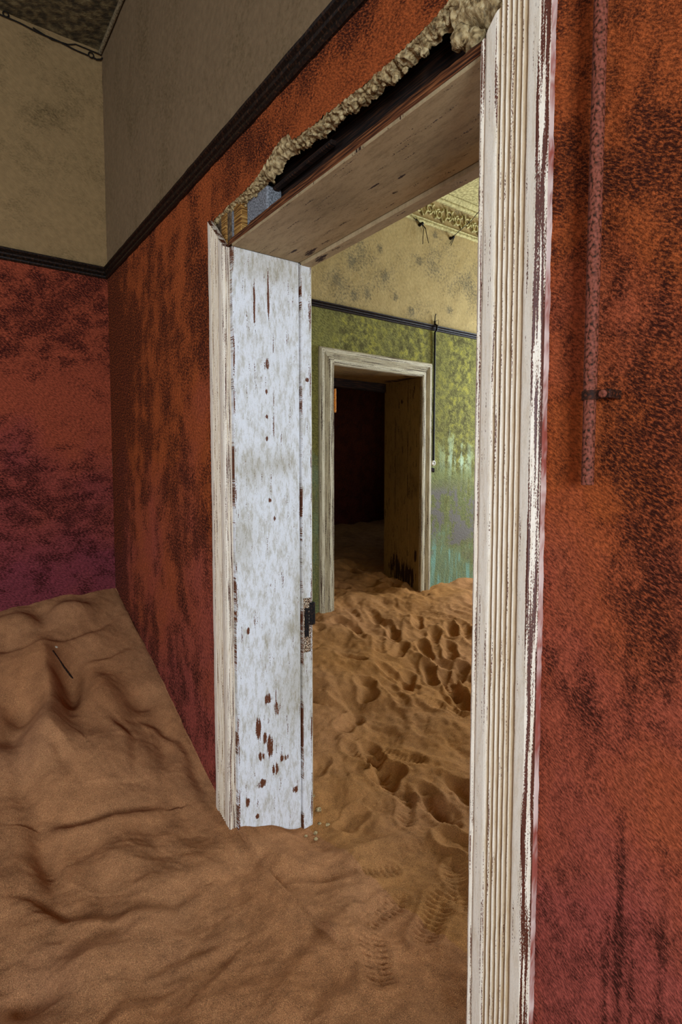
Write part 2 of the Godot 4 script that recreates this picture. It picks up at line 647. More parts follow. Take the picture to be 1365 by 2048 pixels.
func materials() -> void:
	# tiled plaster: rough, brushed limewash
	var a := seam(1024, 1024, nz(0.020, 11, 5))
	var b := seam(1024, 1024, nz(0.022, 12, 5, FastNoiseLite.TYPE_SIMPLEX_SMOOTH, 0.72))
	var g := seam(512, 512, nz(0.25, 13, 2))
	var hgt := PackedByteArray(); hgt.resize(1024 * 1024)
	var alb := PackedByteArray(); alb.resize(1024 * 1024)
	var spk := PackedByteArray(); spk.resize(1024 * 1024)
	for y in 1024:
		var r := (y & 511) * 512
		for x in 1024:
			var i := y * 1024 + x
			var gg: int = g[r + (x & 511)]
			var bb: int = b[((2 * y - x) & 1023) * 1024 + x]   # short slanting brush strokes
			hgt[i] = (a[i] * 3 + bb * 4 + gg) >> 3
			var q: int = 214 + ((bb - 128) * 5 >> 3) + ((gg - 128) >> 2) + ((a[i] - 128) >> 3)
			alb[i] = clampi(q, 70, 255)
			var s: int = 205 + (128 - bb) * 2 + (gg - 128)
			spk[i] = clampi(s, 20, 255)
	var T_h := tex(1024, 1024, Image.FORMAT_L8, hgt)
	var T_a := tex(1024, 1024, Image.FORMAT_L8, alb)
	var T_s := tex(1024, 1024, Image.FORMAT_L8, spk)
	# smoother plaster for the upper walls
	var ua := contrast(a, 0.5, 0.55, 0.80, 1.0)
	var T_ua := tex(1024, 1024, Image.FORMAT_L8, ua)

	var mould_and_shade1 := rgb(40, 15, 8)
	var mould_and_shade2 := rgb(66, 25, 13)
	# red wall left of the doorway (u along z from -3.56 to -2.0, v down from 2.46 to -0.1)
	M.red_left = layered("red limewash", T_a, T_h, 0.45, stains_and_shade(768, 1280, 0.465, 5.5, [[0.03, 0.45, 0.16, 0.8, 0.34], [0.0, 0.2, 0.3, 0.3, 0.15], [0.35, 0.30, 0.3, 0.25, 0.10], [0.75, 0.52, 0.2, 0.15, 0.12], [0.3, 0.95, 0.4, 0.25, 0.12], [0.95, 0.2, 0.3, 0.14, 0.10], [0.45, 0.62, 0.2, 0.12, -0.10], [0.85, 0.36, 0.15, 0.1, -0.12]], mould_and_shade1, mould_and_shade2, 21, 7.0, 0.5, 8.0), T_s, 0.42)  # first blob paints the dark room corner's shade into the mould
	M.red_top = layered("red limewash above the doorway", T_a, T_h, 0.45, stains_and_shade(1024, 256, 0.47, 4.0, [[0.5, 0.1, 0.5, 0.3, 0.12], [0.12, 0.3, 0.15, 0.5, 0.12], [0.9, 0.3, 0.15, 0.5, 0.16]], mould_and_shade1, mould_and_shade2, 22, 5.0, 0.45), T_s, 0.32)
	# red wall right of the doorway (u from z -0.63 to -0.18, v down from 2.46 to -0.1)
	M.red_right = layered("red limewash by the pipe", T_a, T_h, 0.35, stains_and_shade(512, 2048, 0.435, 2.7, [[0.5, 0.05, 0.6, 0.04, -0.1], [0.35, 0.27, 0.45, 0.035, 0.2], [0.55, 0.33, 0.3, 0.05, 0.1], [0.40, 0.43, 0.22, 0.07, 0.22], [0.48, 0.53, 0.12, 0.07, 0.22], [0.3, 0.61, 0.25, 0.03, 0.14], [0.2, 0.47, 0.12, 0.1, -0.15], [0.55, 0.64, 0.3, 0.06, -0.16], [0.2, 0.70, 0.3, 0.04, -0.05], [0.14, 0.90, 0.2, 0.05, 0.25], [0.5, 0.86, 0.25, 0.06, -0.2], [0.38, 0.75, 0.018, 0.09, 0.35], [0.43, 0.86, 0.014, 0.10, 0.4], [0.53, 0.80, 0.014, 0.12, 0.3], [0.33, 0.81, 0.012, 0.07, 0.25], [0.15, 0.13, 0.14, 0.24, 0.04]], mould_and_shade1, mould_and_shade2, 23, 3.0, 0.3, 6.5), T_s, 0.27)  # last blob darkens a tall strip between casing and pipe
	M.red_far = layered("crimson limewash", T_a, T_h, 0.45, stains_and_shade(512, 1024, 0.43, 4.6, [[0.8, 0.29, 0.6, 0.07, -0.14], [0.75, 0.10, 0.6, 0.10, 0.09], [0.85, 0.5, 0.5, 0.12, 0.07], [0.8, 0.75, 0.5, 0.1, -0.06], [0.9, 0.4, 0.15, 0.1, -0.10]], rgb(40, 13, 9), rgb(66, 22, 18), 24, 4.0, 0.25, 11.0), T_s, 0.42)
	M.red_beyond = layered("red limewash of the room beyond", T_a, T_h, 0.45, stains_and_shade(256, 256, 0.40, 2.6, [], mould_and_shade1, mould_and_shade2, 25, 4.0, 0.3), T_s, 0.6, rgb(150, 140, 140))
	# cream
	var st1 := rgb(112, 92, 58)
	var st2 := rgb(74, 58, 34)
	M.cream = layered("cream distemper", T_ua, T_h, 0.22, stains_and_shade(1024, 512, 0.50, 1.7, [[0.30, 0.35, 0.05, 0.35, 0.16], [0.45, 0.5, 0.06, 0.3, 0.1]], st1, st2, 31, 5.0, 0.45), T_s, 0.9, rgb(140, 114, 82))
	M.cream_far = layered("cream distemper of the far wall", T_ua, T_h, 0.22, stains_and_shade(512, 512, 0.52, 1.8, [[0.85, 0.4, 0.1, 0.1, 0.12]], st1, st2, 32, 3.0, 0.35), T_s, 0.9, rgb(164, 132, 88))
	M.cream_green = layered("stained cream distemper", T_ua, T_h, 0.3, stains_and_shade(1024, 512, 0.49, 2.6, [[0.427, 0.705, 0.010, 0.030, 0.34], [0.509, 0.594, 0.010, 0.030, 0.34], [0.634, 0.598, 0.010, 0.030, 0.34], [0.525, 0.740, 0.010, 0.030, 0.34], [0.475, 0.861, 0.010, 0.030, 0.34], [0.559, 0.838, 0.010, 0.030, 0.34], [0.609, 0.897, 0.010, 0.030, 0.34], [0.437, 0.886, 0.010, 0.030, 0.34], [0.389, 0.823, 0.010, 0.030, 0.34], [0.686, 0.419, 0.010, 0.030, 0.34], [0.742, 0.838, 0.010, 0.030, 0.34]], rgb(120, 108, 78), rgb(94, 82, 62), 33, 3.0, 0.3), T_s, 0.7, rgb(190, 162, 106))
	M.ceiling = tri_mat("sooty ceiling plaster", tex(1024, 1024, Image.FORMAT_RGB8, tint(a, ramp([[0.25, rgb(58, 48, 32)], [0.6, rgb(96, 80, 52)], [0.85, rgb(120, 104, 70)]]))), T_h, Vector3(0.9, 0.9, 0.9), 0.6)
	# green wall (u along x from 1.22 to 5.6, v down from 2.55 to 0)
	M.green = layered("green distemper", T_a, T_h, 0.4, green_layer(), tex(8, 8, Image.FORMAT_L8, contrast(PackedByteArray(range(64)), 0.0, 100.0, 1.0, 1.0)), 0.7, rgb(136, 128, 68))

	# white paint on the far jamb; u 0..1 across the lining and the stop, v from 2.10 down to -0.15
	var thr := evenly(320, 0.875)
	for i in 320:
		if absi(i - 160) < 2: thr[i] = 0.66
		if i < 6: thr[i] = 0.60
		if absi(i - 274) < 4: thr[i] = 0.56
		if i > 312: thr[i] = 0.52
	var mk := [[0.44, 0.055, 0.012, 0.05, 0], [0.26, 0.085, 0.014, 0.03, 0], [0.43, 0.17, 0.03, 0.012, 0], [0.41, 0.215, 0.02, 0.004, 0], [0.41, 0.255, 0.02, 0.004, 0], [0.41, 0.29, 0.02, 0.004, 0], [0.44, 0.39, 0.02, 0.004, 0], [0.50, 0.42, 0.02, 0.004, 0], [0.44, 0.53, 0.02, 0.004, 0], [0.40, 0.62, 0.05, 0.016, 1], [0.14, 0.60, 0.02, 0.006, 0], [0.72, 0.605, 0.12, 0.018, 1],
		[0.40, 0.72, 0.05, 0.010, 0], [0.52, 0.74, 0.05, 0.014, 0], [0.26, 0.765, 0.04, 0.018, 0], [0.35, 0.785, 0.03, 0.010, 0], [0.30, 0.815, 0.04, 0.008, 0], [0.42, 0.80, 0.06, 0.02, 0], [0.50, 0.845, 0.05, 0.010, 0], [0.30, 0.862, 0.09, 0.008, 0], [0.62, 0.83, 0.07, 0.006, 0], [0.76, 0.893, 0.05, 0.006, 0], [0.12, 0.885, 0.03, 0.008, 0], [0.24, 0.915, 0.03, 0.004, 0],
		[0.1, 0.45, 0.14, 0.05, 1], [0.85, 0.58, 0.1, 0.12, 1], [0.75, 0.72, 0.3, 0.08, 1], [0.5, 0.02, 0.8, 0.03, 1], [0.2, 0.34, 0.2, 0.03, 1], [0.6, 0.33, 0.2, 0.02, 1], [0.93, 0.19, 0.03, 0.004, 0]]
	M.jamb = paint_mat("peeling white paint", peeling(320, 2048, rgb(232, 230, 228), rgb(112, 60, 32), rgb(164, 152, 128), thr, mk, 41, 0.66), 0.12)
	# fluted casing; u 0..1 along the profile
	var prof := casing_profile(0.138, 0.028)
	var pos := []
	var tot := 0.0
	for i in range(1, prof.size()):
		tot += (prof[i] as Vector2).distance_to(prof[i - 1])
	var acc := 0.0
	thr = evenly(512, 0.86)
	var groove_shade := evenly(512, 0.0)   # flute shade painted into the colour as an ochre tint
	for i in range(1, prof.size()):
		var p: Vector2 = prof[i]
		acc += p.distance_to(prof[i - 1])
		var k := int(acc / tot * 511)
		pos.append(k)
		var low := 0.86
		var r := 3
		if p.x > 0.036 and p.x < 0.105 and p.y > 0.0265: low = 0.70
		if p.x > 0.122 and p.y < 0.028: low = 0.41; r = 14
		if p.x < 0.012: low = 0.60
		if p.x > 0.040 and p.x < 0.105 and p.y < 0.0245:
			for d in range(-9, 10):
				groove_shade[k + d] = maxf(groove_shade[k + d], 0.55 * (1.0 - absf(d) / 10.0))
		for d in range(-r, r + 1):
			if k + d >= 0 and k + d < 512:
				thr[k + d] = minf(thr[k + d], low + absf(d) * 0.012)
	M.casing = paint_mat("ivory gloss paint", peeling(512, 2048, rgb(238, 222, 198), rgb(96, 44, 24), rgb(142, 100, 48), thr, [], 43, 0.22, 14.0, groove_shade), 0.08, 0.5)
	for k in range(0, 512):
		thr[k] = minf(thr[k], 0.73)
	M.casing_worn = paint_mat("worn cream paint", peeling(256, 1024, rgb(206, 192, 158), rgb(96, 72, 50), rgb(120, 100, 70), thr, [], 44, 0.5, 12.0), 0.12, 0.7)
	thr = evenly(256, 0.90)
	M.head = paint_mat("stained cream paint", peeling(256, 768, rgb(176, 152, 112), rgb(60, 32, 18), rgb(112, 92, 60), thr, [[0.9, 0.1, 0.05, 0.04, 0], [0.5, 0.55, 0.02, 0.02, 0], [0.6, 0.62, 0.02, 0.015, 0], [0.75, 0.55, 0.02, 0.012, 0], [0.3, 0.25, 0.015, 0.06, 0], [0.35, 0.4, 0.3, 0.14, 1], [0.6, 0.75, 0.3, 0.15, 1], [0.72, 0.08, 0.02, 0.02, 0]], 45, 0.42, 9.0), 0.12, 0.7)
	thr = evenly(256, 0.84)
	for i in 256:
		if absi(i - 80) < 2 or absi(i - 170) < 2: thr[i] = 0.5
	M.boards = paint_mat("dingy ochre paint", peeling(256, 1024, rgb(150, 122, 72), rgb(56, 34, 20), rgb(104, 82, 46), thr, [[0.35, 0.90, 0.2, 0.06, 0], [0.7, 0.93, 0.2, 0.06, 0], [0.5, 0.10, 0.05, 0.01, 0], [0.85, 0.5, 0.14, 0.05, 1], [0.4, 0.4, 0.4, 0.2, 1], [0.9, 0.83, 0.04, 0.03, 0]], 46, 0.5, 8.0), 0.12, 0.75)

	# wood, plaster rubble, iron and the rest
	var wn := Image.create_from_data(64, 512, false, Image.FORMAT_L8, nz(0.06, 51, 5).get_seamless_image(64, 512).get_data())
	wn.resize(1024, 512, Image.INTERPOLATE_CUBIC)
	var wb := wn.get_data()
	var T_wood_h := tex(1024, 512, Image.FORMAT_L8, wb)
	M.dark_wood = mat("old dark timber", 0.8)
	M.dark_wood.albedo_texture = tex(1024, 512, Image.FORMAT_RGB8, tint(wb, ramp([[0.25, rgb(14, 8, 5)], [0.55, rgb(38, 22, 12)], [0.8, rgb(66, 38, 20)]])))
	M.brown_wood = mat("bare red-brown timber", 0.7)
	M.brown_wood.albedo_texture = tex(1024, 512, Image.FORMAT_RGB8, tint(wb, ramp([[0.2, rgb(44, 22, 12)], [0.5, rgb(98, 54, 28)], [0.8, rgb(146, 90, 50)]])))
	M.tan_wood = mat("pale timber", 0.75)
	M.tan_wood.albedo_texture = tex(1024, 512, Image.FORMAT_RGB8, tint(wb, ramp([[0.25, rgb(92, 58, 24)], [0.55, rgb(158, 112, 52)], [0.8, rgb(190, 146, 84)]])))
	for k in ["dark_wood", "brown_wood", "tan_wood"]:
		var m: StandardMaterial3D = M[k]
		m.heightmap_enabled = true
		m.heightmap_texture = T_wood_h
		m.heightmap_scale = 0.12
		m.uv1_scale = Vector3(1.6, 5.0, 1)
	var big := contrast(a, 0.5, 1.4)
	M.rubble = tri_mat("broken lime plaster", tex(1024, 1024, Image.FORMAT_RGB8, tint(big, ramp([[0.1, rgb(70, 52, 30)], [0.45, rgb(164, 136, 90)], [0.9, rgb(206, 184, 138)]]))), T_h, Vector3(3, 3, 3), 0.5)
	M.masonry = tri_mat("rough masonry", tex(1024, 1024, Image.FORMAT_RGB8, tint(big, ramp([[0.1, rgb(72, 56, 40)], [0.9, rgb(130, 104, 76)]]))), T_h, Vector3(2, 2, 2), 0.6)
	M.grey_stone = tri_mat("grey beam end", tex(1024, 1024, Image.FORMAT_RGB8, tint(big, ramp([[0.1, rgb(92, 92, 92)], [0.9, rgb(160, 160, 162)]]))), T_h, Vector3(6, 6, 6), 0.3)
	M.plain = tri_mat("plain old distemper", tex(1024, 1024, Image.FORMAT_RGB8, tint(a, ramp([[0.3, rgb(112, 64, 42)], [0.7, rgb(140, 90, 60)]]))), T_h, Vector3(1, 1, 1), 0.2)
	M.rail = tri_mat("black brown paint", tex(1024, 1024, Image.FORMAT_RGB8, tint(big, ramp([[0.1, rgb(14, 9, 6)], [0.6, rgb(30, 20, 13)], [0.97, rgb(74, 44, 24)]]))), T_h, Vector3(4, 4, 4), 0.08, 0.45)
	var rust := seam(512, 512, nz(0.035, 61, 5))
	M.rust = tri_mat("rusted iron with paint flecks", tex(512, 512, Image.FORMAT_RGB8, tint(rust, ramp([[0.2, rgb(34, 24, 22)], [0.48, rgb(52, 34, 28)], [0.56, rgb(168, 98, 34)], [0.64, rgb(222, 206, 176)], [0.9, rgb(230, 220, 200)]]))), T_h, Vector3(9, 9, 9), 0.12, 0.6)
	M.iron = tri_mat("black iron", tex(512, 512, Image.FORMAT_RGB8, tint(rust, ramp([[0.2, rgb(10, 8, 8)], [0.6, rgb(24, 18, 15)], [0.85, rgb(60, 36, 22)]]))), T_h, Vector3(4, 4, 4), 0.1, 0.55)
	M.clamp = tri_mat("dark rusty iron", tex(512, 512, Image.FORMAT_RGB8, tint(rust, ramp([[0.2, rgb(26, 14, 8)], [0.6, rgb(58, 28, 14)], [0.85, rgb(104, 48, 24)]]))), T_h, Vector3(9, 9, 9), 0.05, 0.7)
	M.red_pipe = tri_mat("red painted rusting iron", tex(512, 512, Image.FORMAT_RGB8, tint(contrast(rust, 0.5, 1.5), ramp([[0.12, rgb(28, 15, 9)], [0.36, rgb(98, 50, 28)], [0.5, rgb(122, 62, 44)], [0.8, rgb(140, 76, 58)]]))), T_h, Vector3(9, 6, 9), 0.05, 0.7)
	M.brass = tri_mat("orange rusted hinge", tex(512, 512, Image.FORMAT_RGB8, tint(rust, ramp([[0.2, rgb(120, 60, 10)], [0.6, rgb(220, 130, 30)], [0.9, rgb(236, 170, 70)]]))), T_h, Vector3(6, 6, 6), 0.1, 0.6)
	M.porcelain = mat("old white porcelain", 0.3, 0.5)
	M.porcelain.albedo_color = rgb(196, 184, 158)
	M.wire = mat("blackened wire", 0.7)
	M.wire.albedo_color = rgb(26, 20, 14)
	M.cream_flat = tri_mat("cream plaster", tex(1024, 1024, Image.FORMAT_RGB8, tint(big, ramp([[0.1, rgb(150, 136, 88)], [0.6, rgb(188, 172, 114)], [0.9, rgb(204, 190, 130)]]))), T_h, Vector3(1.5, 1.5, 1.5), 0.2)
	M.plaster_tube = tri_mat("grey plaster", tex(1024, 1024, Image.FORMAT_RGB8, tint(a, ramp([[0.3, rgb(96, 82, 60)], [0.7, rgb(140, 122, 90)]]))), T_h, Vector3(3, 3, 3), 0.3)
	M.pink = mat("pink and white paint seam", 0.7)
	M.pink.vertex_color_use_as_albedo = true

	# sand
	var sg := seam(1024, 1024, nz(0.30, 71, 2))
	var sl := seam(1024, 1024, nz(0.012, 72, 4))
	var so := PackedByteArray(); so.resize(1024 * 1024 * 3)
	var sh := PackedByteArray(); sh.resize(1024 * 1024)
	var rr := RandomNumberGenerator.new()
	rr.seed = 5
	var j := 0
	for i in 1024 * 1024:
		var q := rr.randi() & 1023
		var k: float = 0.74 + sg[i] * 0.0016 + (sl[i] - 128) * 0.0009
		k += (q - 512) * 0.0004
		if q < 50: k *= 0.45
		elif q > 990: k *= 1.45
		so[j] = mini(int(168 * k), 255); so[j + 1] = mini(int(116 * k), 255); so[j + 2] = mini(int(78 * k), 255)
		sh[i] = (sg[i] * 3 + (q >> 2)) >> 2
		j += 3
	M.sand = tri_mat("desert sand", tex(1024, 1024, Image.FORMAT_RGB8, so), tex(1024, 1024, Image.FORMAT_L8, sh), Vector3(1.0, 1.0, 1.0), 0.14, 0.95)
	M.sand.metallic_specular = 0.15
	M.sand.vertex_color_use_as_albedo = true


# the green wall's patches and a painted pool of light: yellow-green panels with mould above, grey and turquoise lime below
func green_layer() -> ImageTexture:
	var w := 1536
	var h := 896
	var a := nz(0.008, 81, 5, FastNoiseLite.TYPE_SIMPLEX_SMOOTH, 0.6).get_image(w, h).get_data()
	var b := nz(0.03, 82, 6, FastNoiseLite.TYPE_SIMPLEX_SMOOTH, 0.75).get_image(w, h).get_data()
	var s := stretched(w, h, w, h / 10, nz(0.03, 83, 5, FastNoiseLite.TYPE_SIMPLEX_SMOOTH, 0.65))
	var o := PackedByteArray()
	o.resize(w * h * 4)
	var yellow := rgb(164, 152, 60)
	var dark := rgb(74, 66, 34)
	var pale := rgb(186, 204, 172)
	var grey := rgb(112, 104, 98)
	var teal := rgb(124, 164, 146)
	var sage := rgb(112, 128, 92)
	var j := 0
	var i := 0
	for y in h:
		var Y := 2.55 - 2.55 * y / h
		for x in w:
			var X := 1.22 + 4.38 * x / w
			var A: float = a[i] / 255.0
			var B: float = b[i] / 255.0
			var S: float = s[i] / 255.0
			var panel := 1.0 if (X > 2.58 and X < 2.93) or (X > 3.17 and X < 3.48) or (X > 3.74 and X < 4.02) else 0.35
			var mot: float = clampf((B - 0.5) * 3.4 + (A - 0.5) * 0.8, -1.0, 1.0)
			var c: Color = yellow if mot > 0.0 else dark
			var q := absf(mot) * (0.95 if mot < 0.0 else 0.75) * (0.35 + 0.65 * panel)
			var low: float = (1.62 - Y) * 2.0 + (A - 0.5) * 1.4 + (S - 0.5) * 0.9
			if low > 0.0:
				var lw := minf(low * 1.3, 1.0)
				var deep := c.lerp(sage, 0.75)
				c = c.lerp(deep, lw)
				q = lerpf(q, 0.30 + 0.3 * S, lw)
				var glow: float = exp(-pow((Y - 1.45 - (A - 0.5) * 0.3) / 0.22, 2.0)) * exp(-pow((X - 3.87) / 0.26, 2.0)) * smoothstep(0.36, 0.60, S * 0.6 + B * 0.4)
				c = c.lerp(pale, glow * 0.9)  # bright spot of window light painted into the wall colour
				q = maxf(q, glow * 0.9)
				var gy := smoothstep(0.42, 0.58, B * 0.45 + S * 0.25 + A * 0.45 - 0.06) * smoothstep(1.3, 1.12, Y) * smoothstep(0.40, 0.85, Y + (A - 0.5) * 0.5)
				c = c.lerp(grey, gy)
				q = maxf(q, gy * 0.9)
				var tq := smoothstep(0.92, 0.55, Y + (A - 0.5) * 0.5 + (X - 3.6) * 0.5) * (0.55 + 0.45 * smoothstep(0.4, 0.6, S))
				c = c.lerp(teal, tq * (1.0 - gy * 0.6))
				q = maxf(q, tq * 0.8)
			if X < 2.5: q *= 0.3
			o[j] = c.r8; o[j + 1] = c.g8; o[j + 2] = c.b8
			o[j + 3] = int(clampf(q, 0, 0.92) * 255)
			i += 1
			j += 4
	return tex(w, h, Image.FORMAT_RGBA8, o)


const EDGE := [Vector2(-2.07, 2.238), Vector2(-2.029, 2.239), Vector2(-1.972, 2.24), Vector2(-1.921, 2.244), Vector2(-1.876, 2.243), Vector2(-1.83, 2.242), Vector2(-1.773, 2.245), Vector2(-1.72, 2.249), Vector2(-1.679, 2.258), Vector2(-1.642, 2.273), Vector2(-1.603, 2.287), Vector2(-1.569, 2.298), Vector2(-1.539, 2.300), Vector2(-1.504, 2.296), Vector2(-1.482, 2.268), Vector2(-1.449, 2.262), Vector2(-1.412, 2.261), Vector2(-1.366, 2.255), Vector2(-1.317, 2.255), Vector2(-1.267, 2.252), Vector2(-1.206, 2.248), Vector2(-1.145, 2.244), Vector2(-1.088, 2.244), Vector2(-1.035, 2.244), Vector2(-0.985, 2.246), Vector2(-0.938, 2.25), Vector2(-0.894, 2.254), Vector2(-0.859, 2.262), Vector2(-0.82, 2.29), Vector2(-0.76, 2.30), Vector2(-0.70, 2.27), Vector2(-0.60, 2.25)]


func edge_y(z: float) -> float:
	var i := 0
	while i < EDGE.size() - 2 and z > EDGE[i + 1].x: i += 1
	var t := clampf((z - EDGE[i].x) / (EDGE[i + 1].x - EDGE[i].x), 0, 1)
	return lerpf(EDGE[i].y, EDGE[i + 1].y, t)


func wall_grid(b: MB, nu: int, nv: int, f: Callable, bump: FastNoiseLite, amt: float, out: Vector3, uv2: Callable, col: Callable) -> void:
	b.grid(nu, nv, func(s: float, t: float):
		var p: Vector3 = f.call(s, t)
		var q := Vector2(p.z if absf(out.x) > 0.5 else p.x, -p.y)
		return [p + out * amt * bump.get_noise_3dv(p), q, uv2.call(p), col.call(p)])


func walls() -> void:
	var rough := nz(7.0, 91, 4)
	var tone := nz(1.3, 92, 3)
	# limewash: orange above, pinker below, painting in warm bounce and cool skylight
	var red := func(p: Vector3) -> Color:
		var t := clampf((1.55 - p.y) * 0.75 + tone.get_noise_3dv(p * 1.5) * 0.6, 0, 1)
		return rgb(184, 90, 44).srgb_to_linear().lerp(rgb(178, 86, 70).srgb_to_linear(), t)
	var crimson := func(p: Vector3) -> Color:  # same warm-to-cool light put into the far wall's colour
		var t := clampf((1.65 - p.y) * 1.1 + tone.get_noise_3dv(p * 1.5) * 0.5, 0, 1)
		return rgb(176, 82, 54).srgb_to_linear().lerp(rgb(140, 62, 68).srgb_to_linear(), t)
	var white := func(_p: Vector3) -> Color: return Color.WHITE

	# --- the wall with the doorway
	var w := root("wall_east", "red limewashed wall with cream plaster above its rail and the first doorway", "wall", "structure")
	var b := MB.new()
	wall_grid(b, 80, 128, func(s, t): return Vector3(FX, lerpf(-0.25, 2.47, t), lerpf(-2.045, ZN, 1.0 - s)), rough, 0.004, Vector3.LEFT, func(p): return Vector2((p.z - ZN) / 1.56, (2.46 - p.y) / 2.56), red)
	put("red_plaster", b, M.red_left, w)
	b = MB.new()
	wall_grid(b, 280, 24, func(s, t):
		var z := lerpf(-2.065, -0.60, s)
		var e := edge_y(z) + 0.006 * rough.get_noise_2d(z * 9.0, 3.0) + 0.004 * rough.get_noise_2d(z * 30.0, 9.0)
		return Vector3(FX - 0.0015, lerpf(e, 2.47, t), z), rough, 0.004, Vector3.LEFT, func(p): return Vector2((p.z + 2.07) / 1.47, (2.47 - p.y) / 0.26), red)
	put("red_plaster", b, M.red_top, w)
	b = MB.new()
	wall_grid(b, 72, 340, func(s, t): return Vector3(FX, lerpf(-0.25, 2.47, t), lerpf(-0.63, -0.18, s)), rough, 0.005, Vector3.LEFT, func(p): return Vector2((p.z + 0.63) / 0.45, (2.46 - p.y) / 2.56), red)
	put("red_plaster", b, M.red_right, w)
	b = MB.new()
	wall_grid(b, 60, 60, func(s, t): return Vector3(FX, lerpf(-0.25, 2.47, t), lerpf(-0.18, ZS, s)), rough, 0.005, Vector3.LEFT, func(p): return Vector2((p.z + 0.63) / 0.45, (2.46 - p.y) / 2.56), red)
	put("red_plaster", b, M.red_right, w)
	b = MB.new()
	wall_grid(b, 200, 40, func(s, t): return Vector3(FX, lerpf(2.46, CEIL + 0.02, t), lerpf(ZN, ZS, s)), rough, 0.003, Vector3.LEFT, func(p): return Vector2((p.z - ZN) / 2.6, (3.7 - p.y) / 1.25), white)
	put("upper_plaster", b, M.cream, w)
	b = MB.new()
	b.box(Vector3(FX + 0.012, -0.6, ZF), Vector3(BX, 4.0, -1.932))
	b.box(Vector3(FX + 0.012, -0.6, -0.728), Vector3(BX, 4.0, ZS))
	b.box(Vector3(FX + 0.030, 2.335, -1.932), Vector3(BX, 4.0, -0.728))
	put("masonry", b, M.masonry, w)
	# what shows in the gap over the door head
	b = MB.new()
	b.box(Vector3(0.985, 2.150, -1.93), Vector3(1.19, 2.335, -0.73), 0.004)
	put("lintel_beam", b, M.dark_wood, w)
	b = MB.new()
	b.hull_box([Vector3(0.950, 2.222, -1.72), Vector3(0.972, 2.236, -1.36)], 0.004)
	put("lath", b, M.dark_wood, w)
	b = MB.new()
	b.hull_box([Vector3(0.928, 2.135, -1.835), Vector3(0.985, 2.236, -1.69)], 0.006)
	put("packing_block", b, M.grey_stone, w)
	b = MB.new()
	b.hull_box([Vector3(0.912, 2.115, -1.905), Vector3(0.965, 2.246, -1.845)], 0.003)
	put("stud", b, M.tan_wood, w)
	b = MB.new()
	b.hull_box([Vector3(0.918, 2.105, -1.948), Vector3(0.965, 2.250, -1.916)], 0.003)
	put("packing_block", b, M.grey_stone, w)
	b = MB.new()
	b.hull_box([Vector3(0.905, 2.10, -1.995), Vector3(0.95, 2.246, -1.955)], 0.003)
	put("stud", b, M.tan_wood, w)
	# torn edge of the plaster
	var cr := nz(26.0, 95, 4)
	var gap := nz(16.0, 96, 2, FastNoiseLite.TYPE_CELLULAR)
	b = MB.new()
	b.grid(360, 16, func(s: float, t: float):
		var z := lerpf(-0.66, -2.06, s)
		var e := edge_y(z) + 0.006 * rough.get_noise_2d(z * 9.0, 3.0) + 0.004 * rough.get_noise_2d(z * 30.0, 9.0)
		var deep := 0.036 + 0.014 * cr.get_noise_2d(z, 7.0)
		var drop := (0.016 if z > -1.5 else 0.040) + 0.009 * cr.get_noise_2d(z * 0.6, 17.0)
		if z < -1.66: drop = 0.014
		var p := Vector3(FX + deep * t, e - drop * sin(t * 1.45), z)
		var k := cr.get_noise_3dv(p * 2.0)
		var c := gap.get_noise_3dv(Vector3(p.x, p.y, p.z) * 3.0)
		p += Vector3(0.010 * k + 0.012 * c, 0.007 * k, 0.006 * cr.get_noise_3dv(p * 3.0)) * sin(PI * clampf(t + 0.08, 0, 1))
		return [p, Vector2(z, t * 0.05)])
	put("plaster_edge", b, M.rubble, w)
	b = MB.new()
	b.grid(60, 40, func(s: float, t: float):
		var z := lerpf(-0.875, -0.60, s)
		var lo := 2.150 + 0.05 * smoothstep(0.5, 0.0, s) + 0.012 * cr.get_noise_2d(z, 1.0)
		var y := lerpf(lo, 2.33, t)
		var x := FX + 0.006 + 0.05 * pow(1.0 - t, 6.0)
		var p := Vector3(x, y, z)
		return [p + Vector3(-1, 0.3, 0) * (0.012 * cr.get_noise_3dv(p)), Vector2(z, y)])
	put("bare_plaster", b, M.rubble, w)
	rng.seed = 77
	var zz := -2.0
	while zz < -0.83:
		var r := rng.randf_range(0.005, 0.011)
		if zz < -1.66: r *= 0.6
		var ey := edge_y(zz)
		if zz < -1.48 and zz > -1.64 and rng.randf() < 0.5:
			r *= 0.6
		b = MB.new()
		b.lump(Vector3(FX + 0.014 + rng.randf_range(0, 0.014), ey - 0.012 - rng.randf_range(-0.004, 0.010), zz), Vector3(r * 0.8, r * rng.randf_range(0.7, 1.1), r), cr, 0.35)
		put("plaster_lump", b, M.rubble, w)
		zz += r * rng.randf_range(2.2, 3.6)
	for q in [Vector3(0.915, 2.185, -0.845), Vector3(0.925, 2.165, -0.82), Vector3(0.93, 2.20, -0.862)]:
		b = MB.new()
		b.lump(q, Vector3(0.02, 0.022, 0.024), cr, 0.3)
		put("plaster_lump", b, M.rubble, w)

	# --- the far wall of the red room
	w = root("wall_north", "crimson far wall of the red room beside the sand heap in its corner", "wall", "structure")
	b = MB.new()
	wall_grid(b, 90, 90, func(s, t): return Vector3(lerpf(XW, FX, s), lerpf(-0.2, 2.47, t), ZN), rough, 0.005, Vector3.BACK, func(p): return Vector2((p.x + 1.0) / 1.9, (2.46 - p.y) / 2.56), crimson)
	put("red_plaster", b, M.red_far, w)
	b = MB.new()
	wall_grid(b, 70, 30, func(s, t): return Vector3(lerpf(XW, FX, s), lerpf(2.46, CEIL + 0.02, t), ZN), rough, 0.004, Vector3.BACK, func(p): return Vector2((p.x + 1.0) / 1.9, (3.7 - p.y) / 1.25), white)
	put("upper_plaster", b, M.cream_far, w)
	b = MB.new()
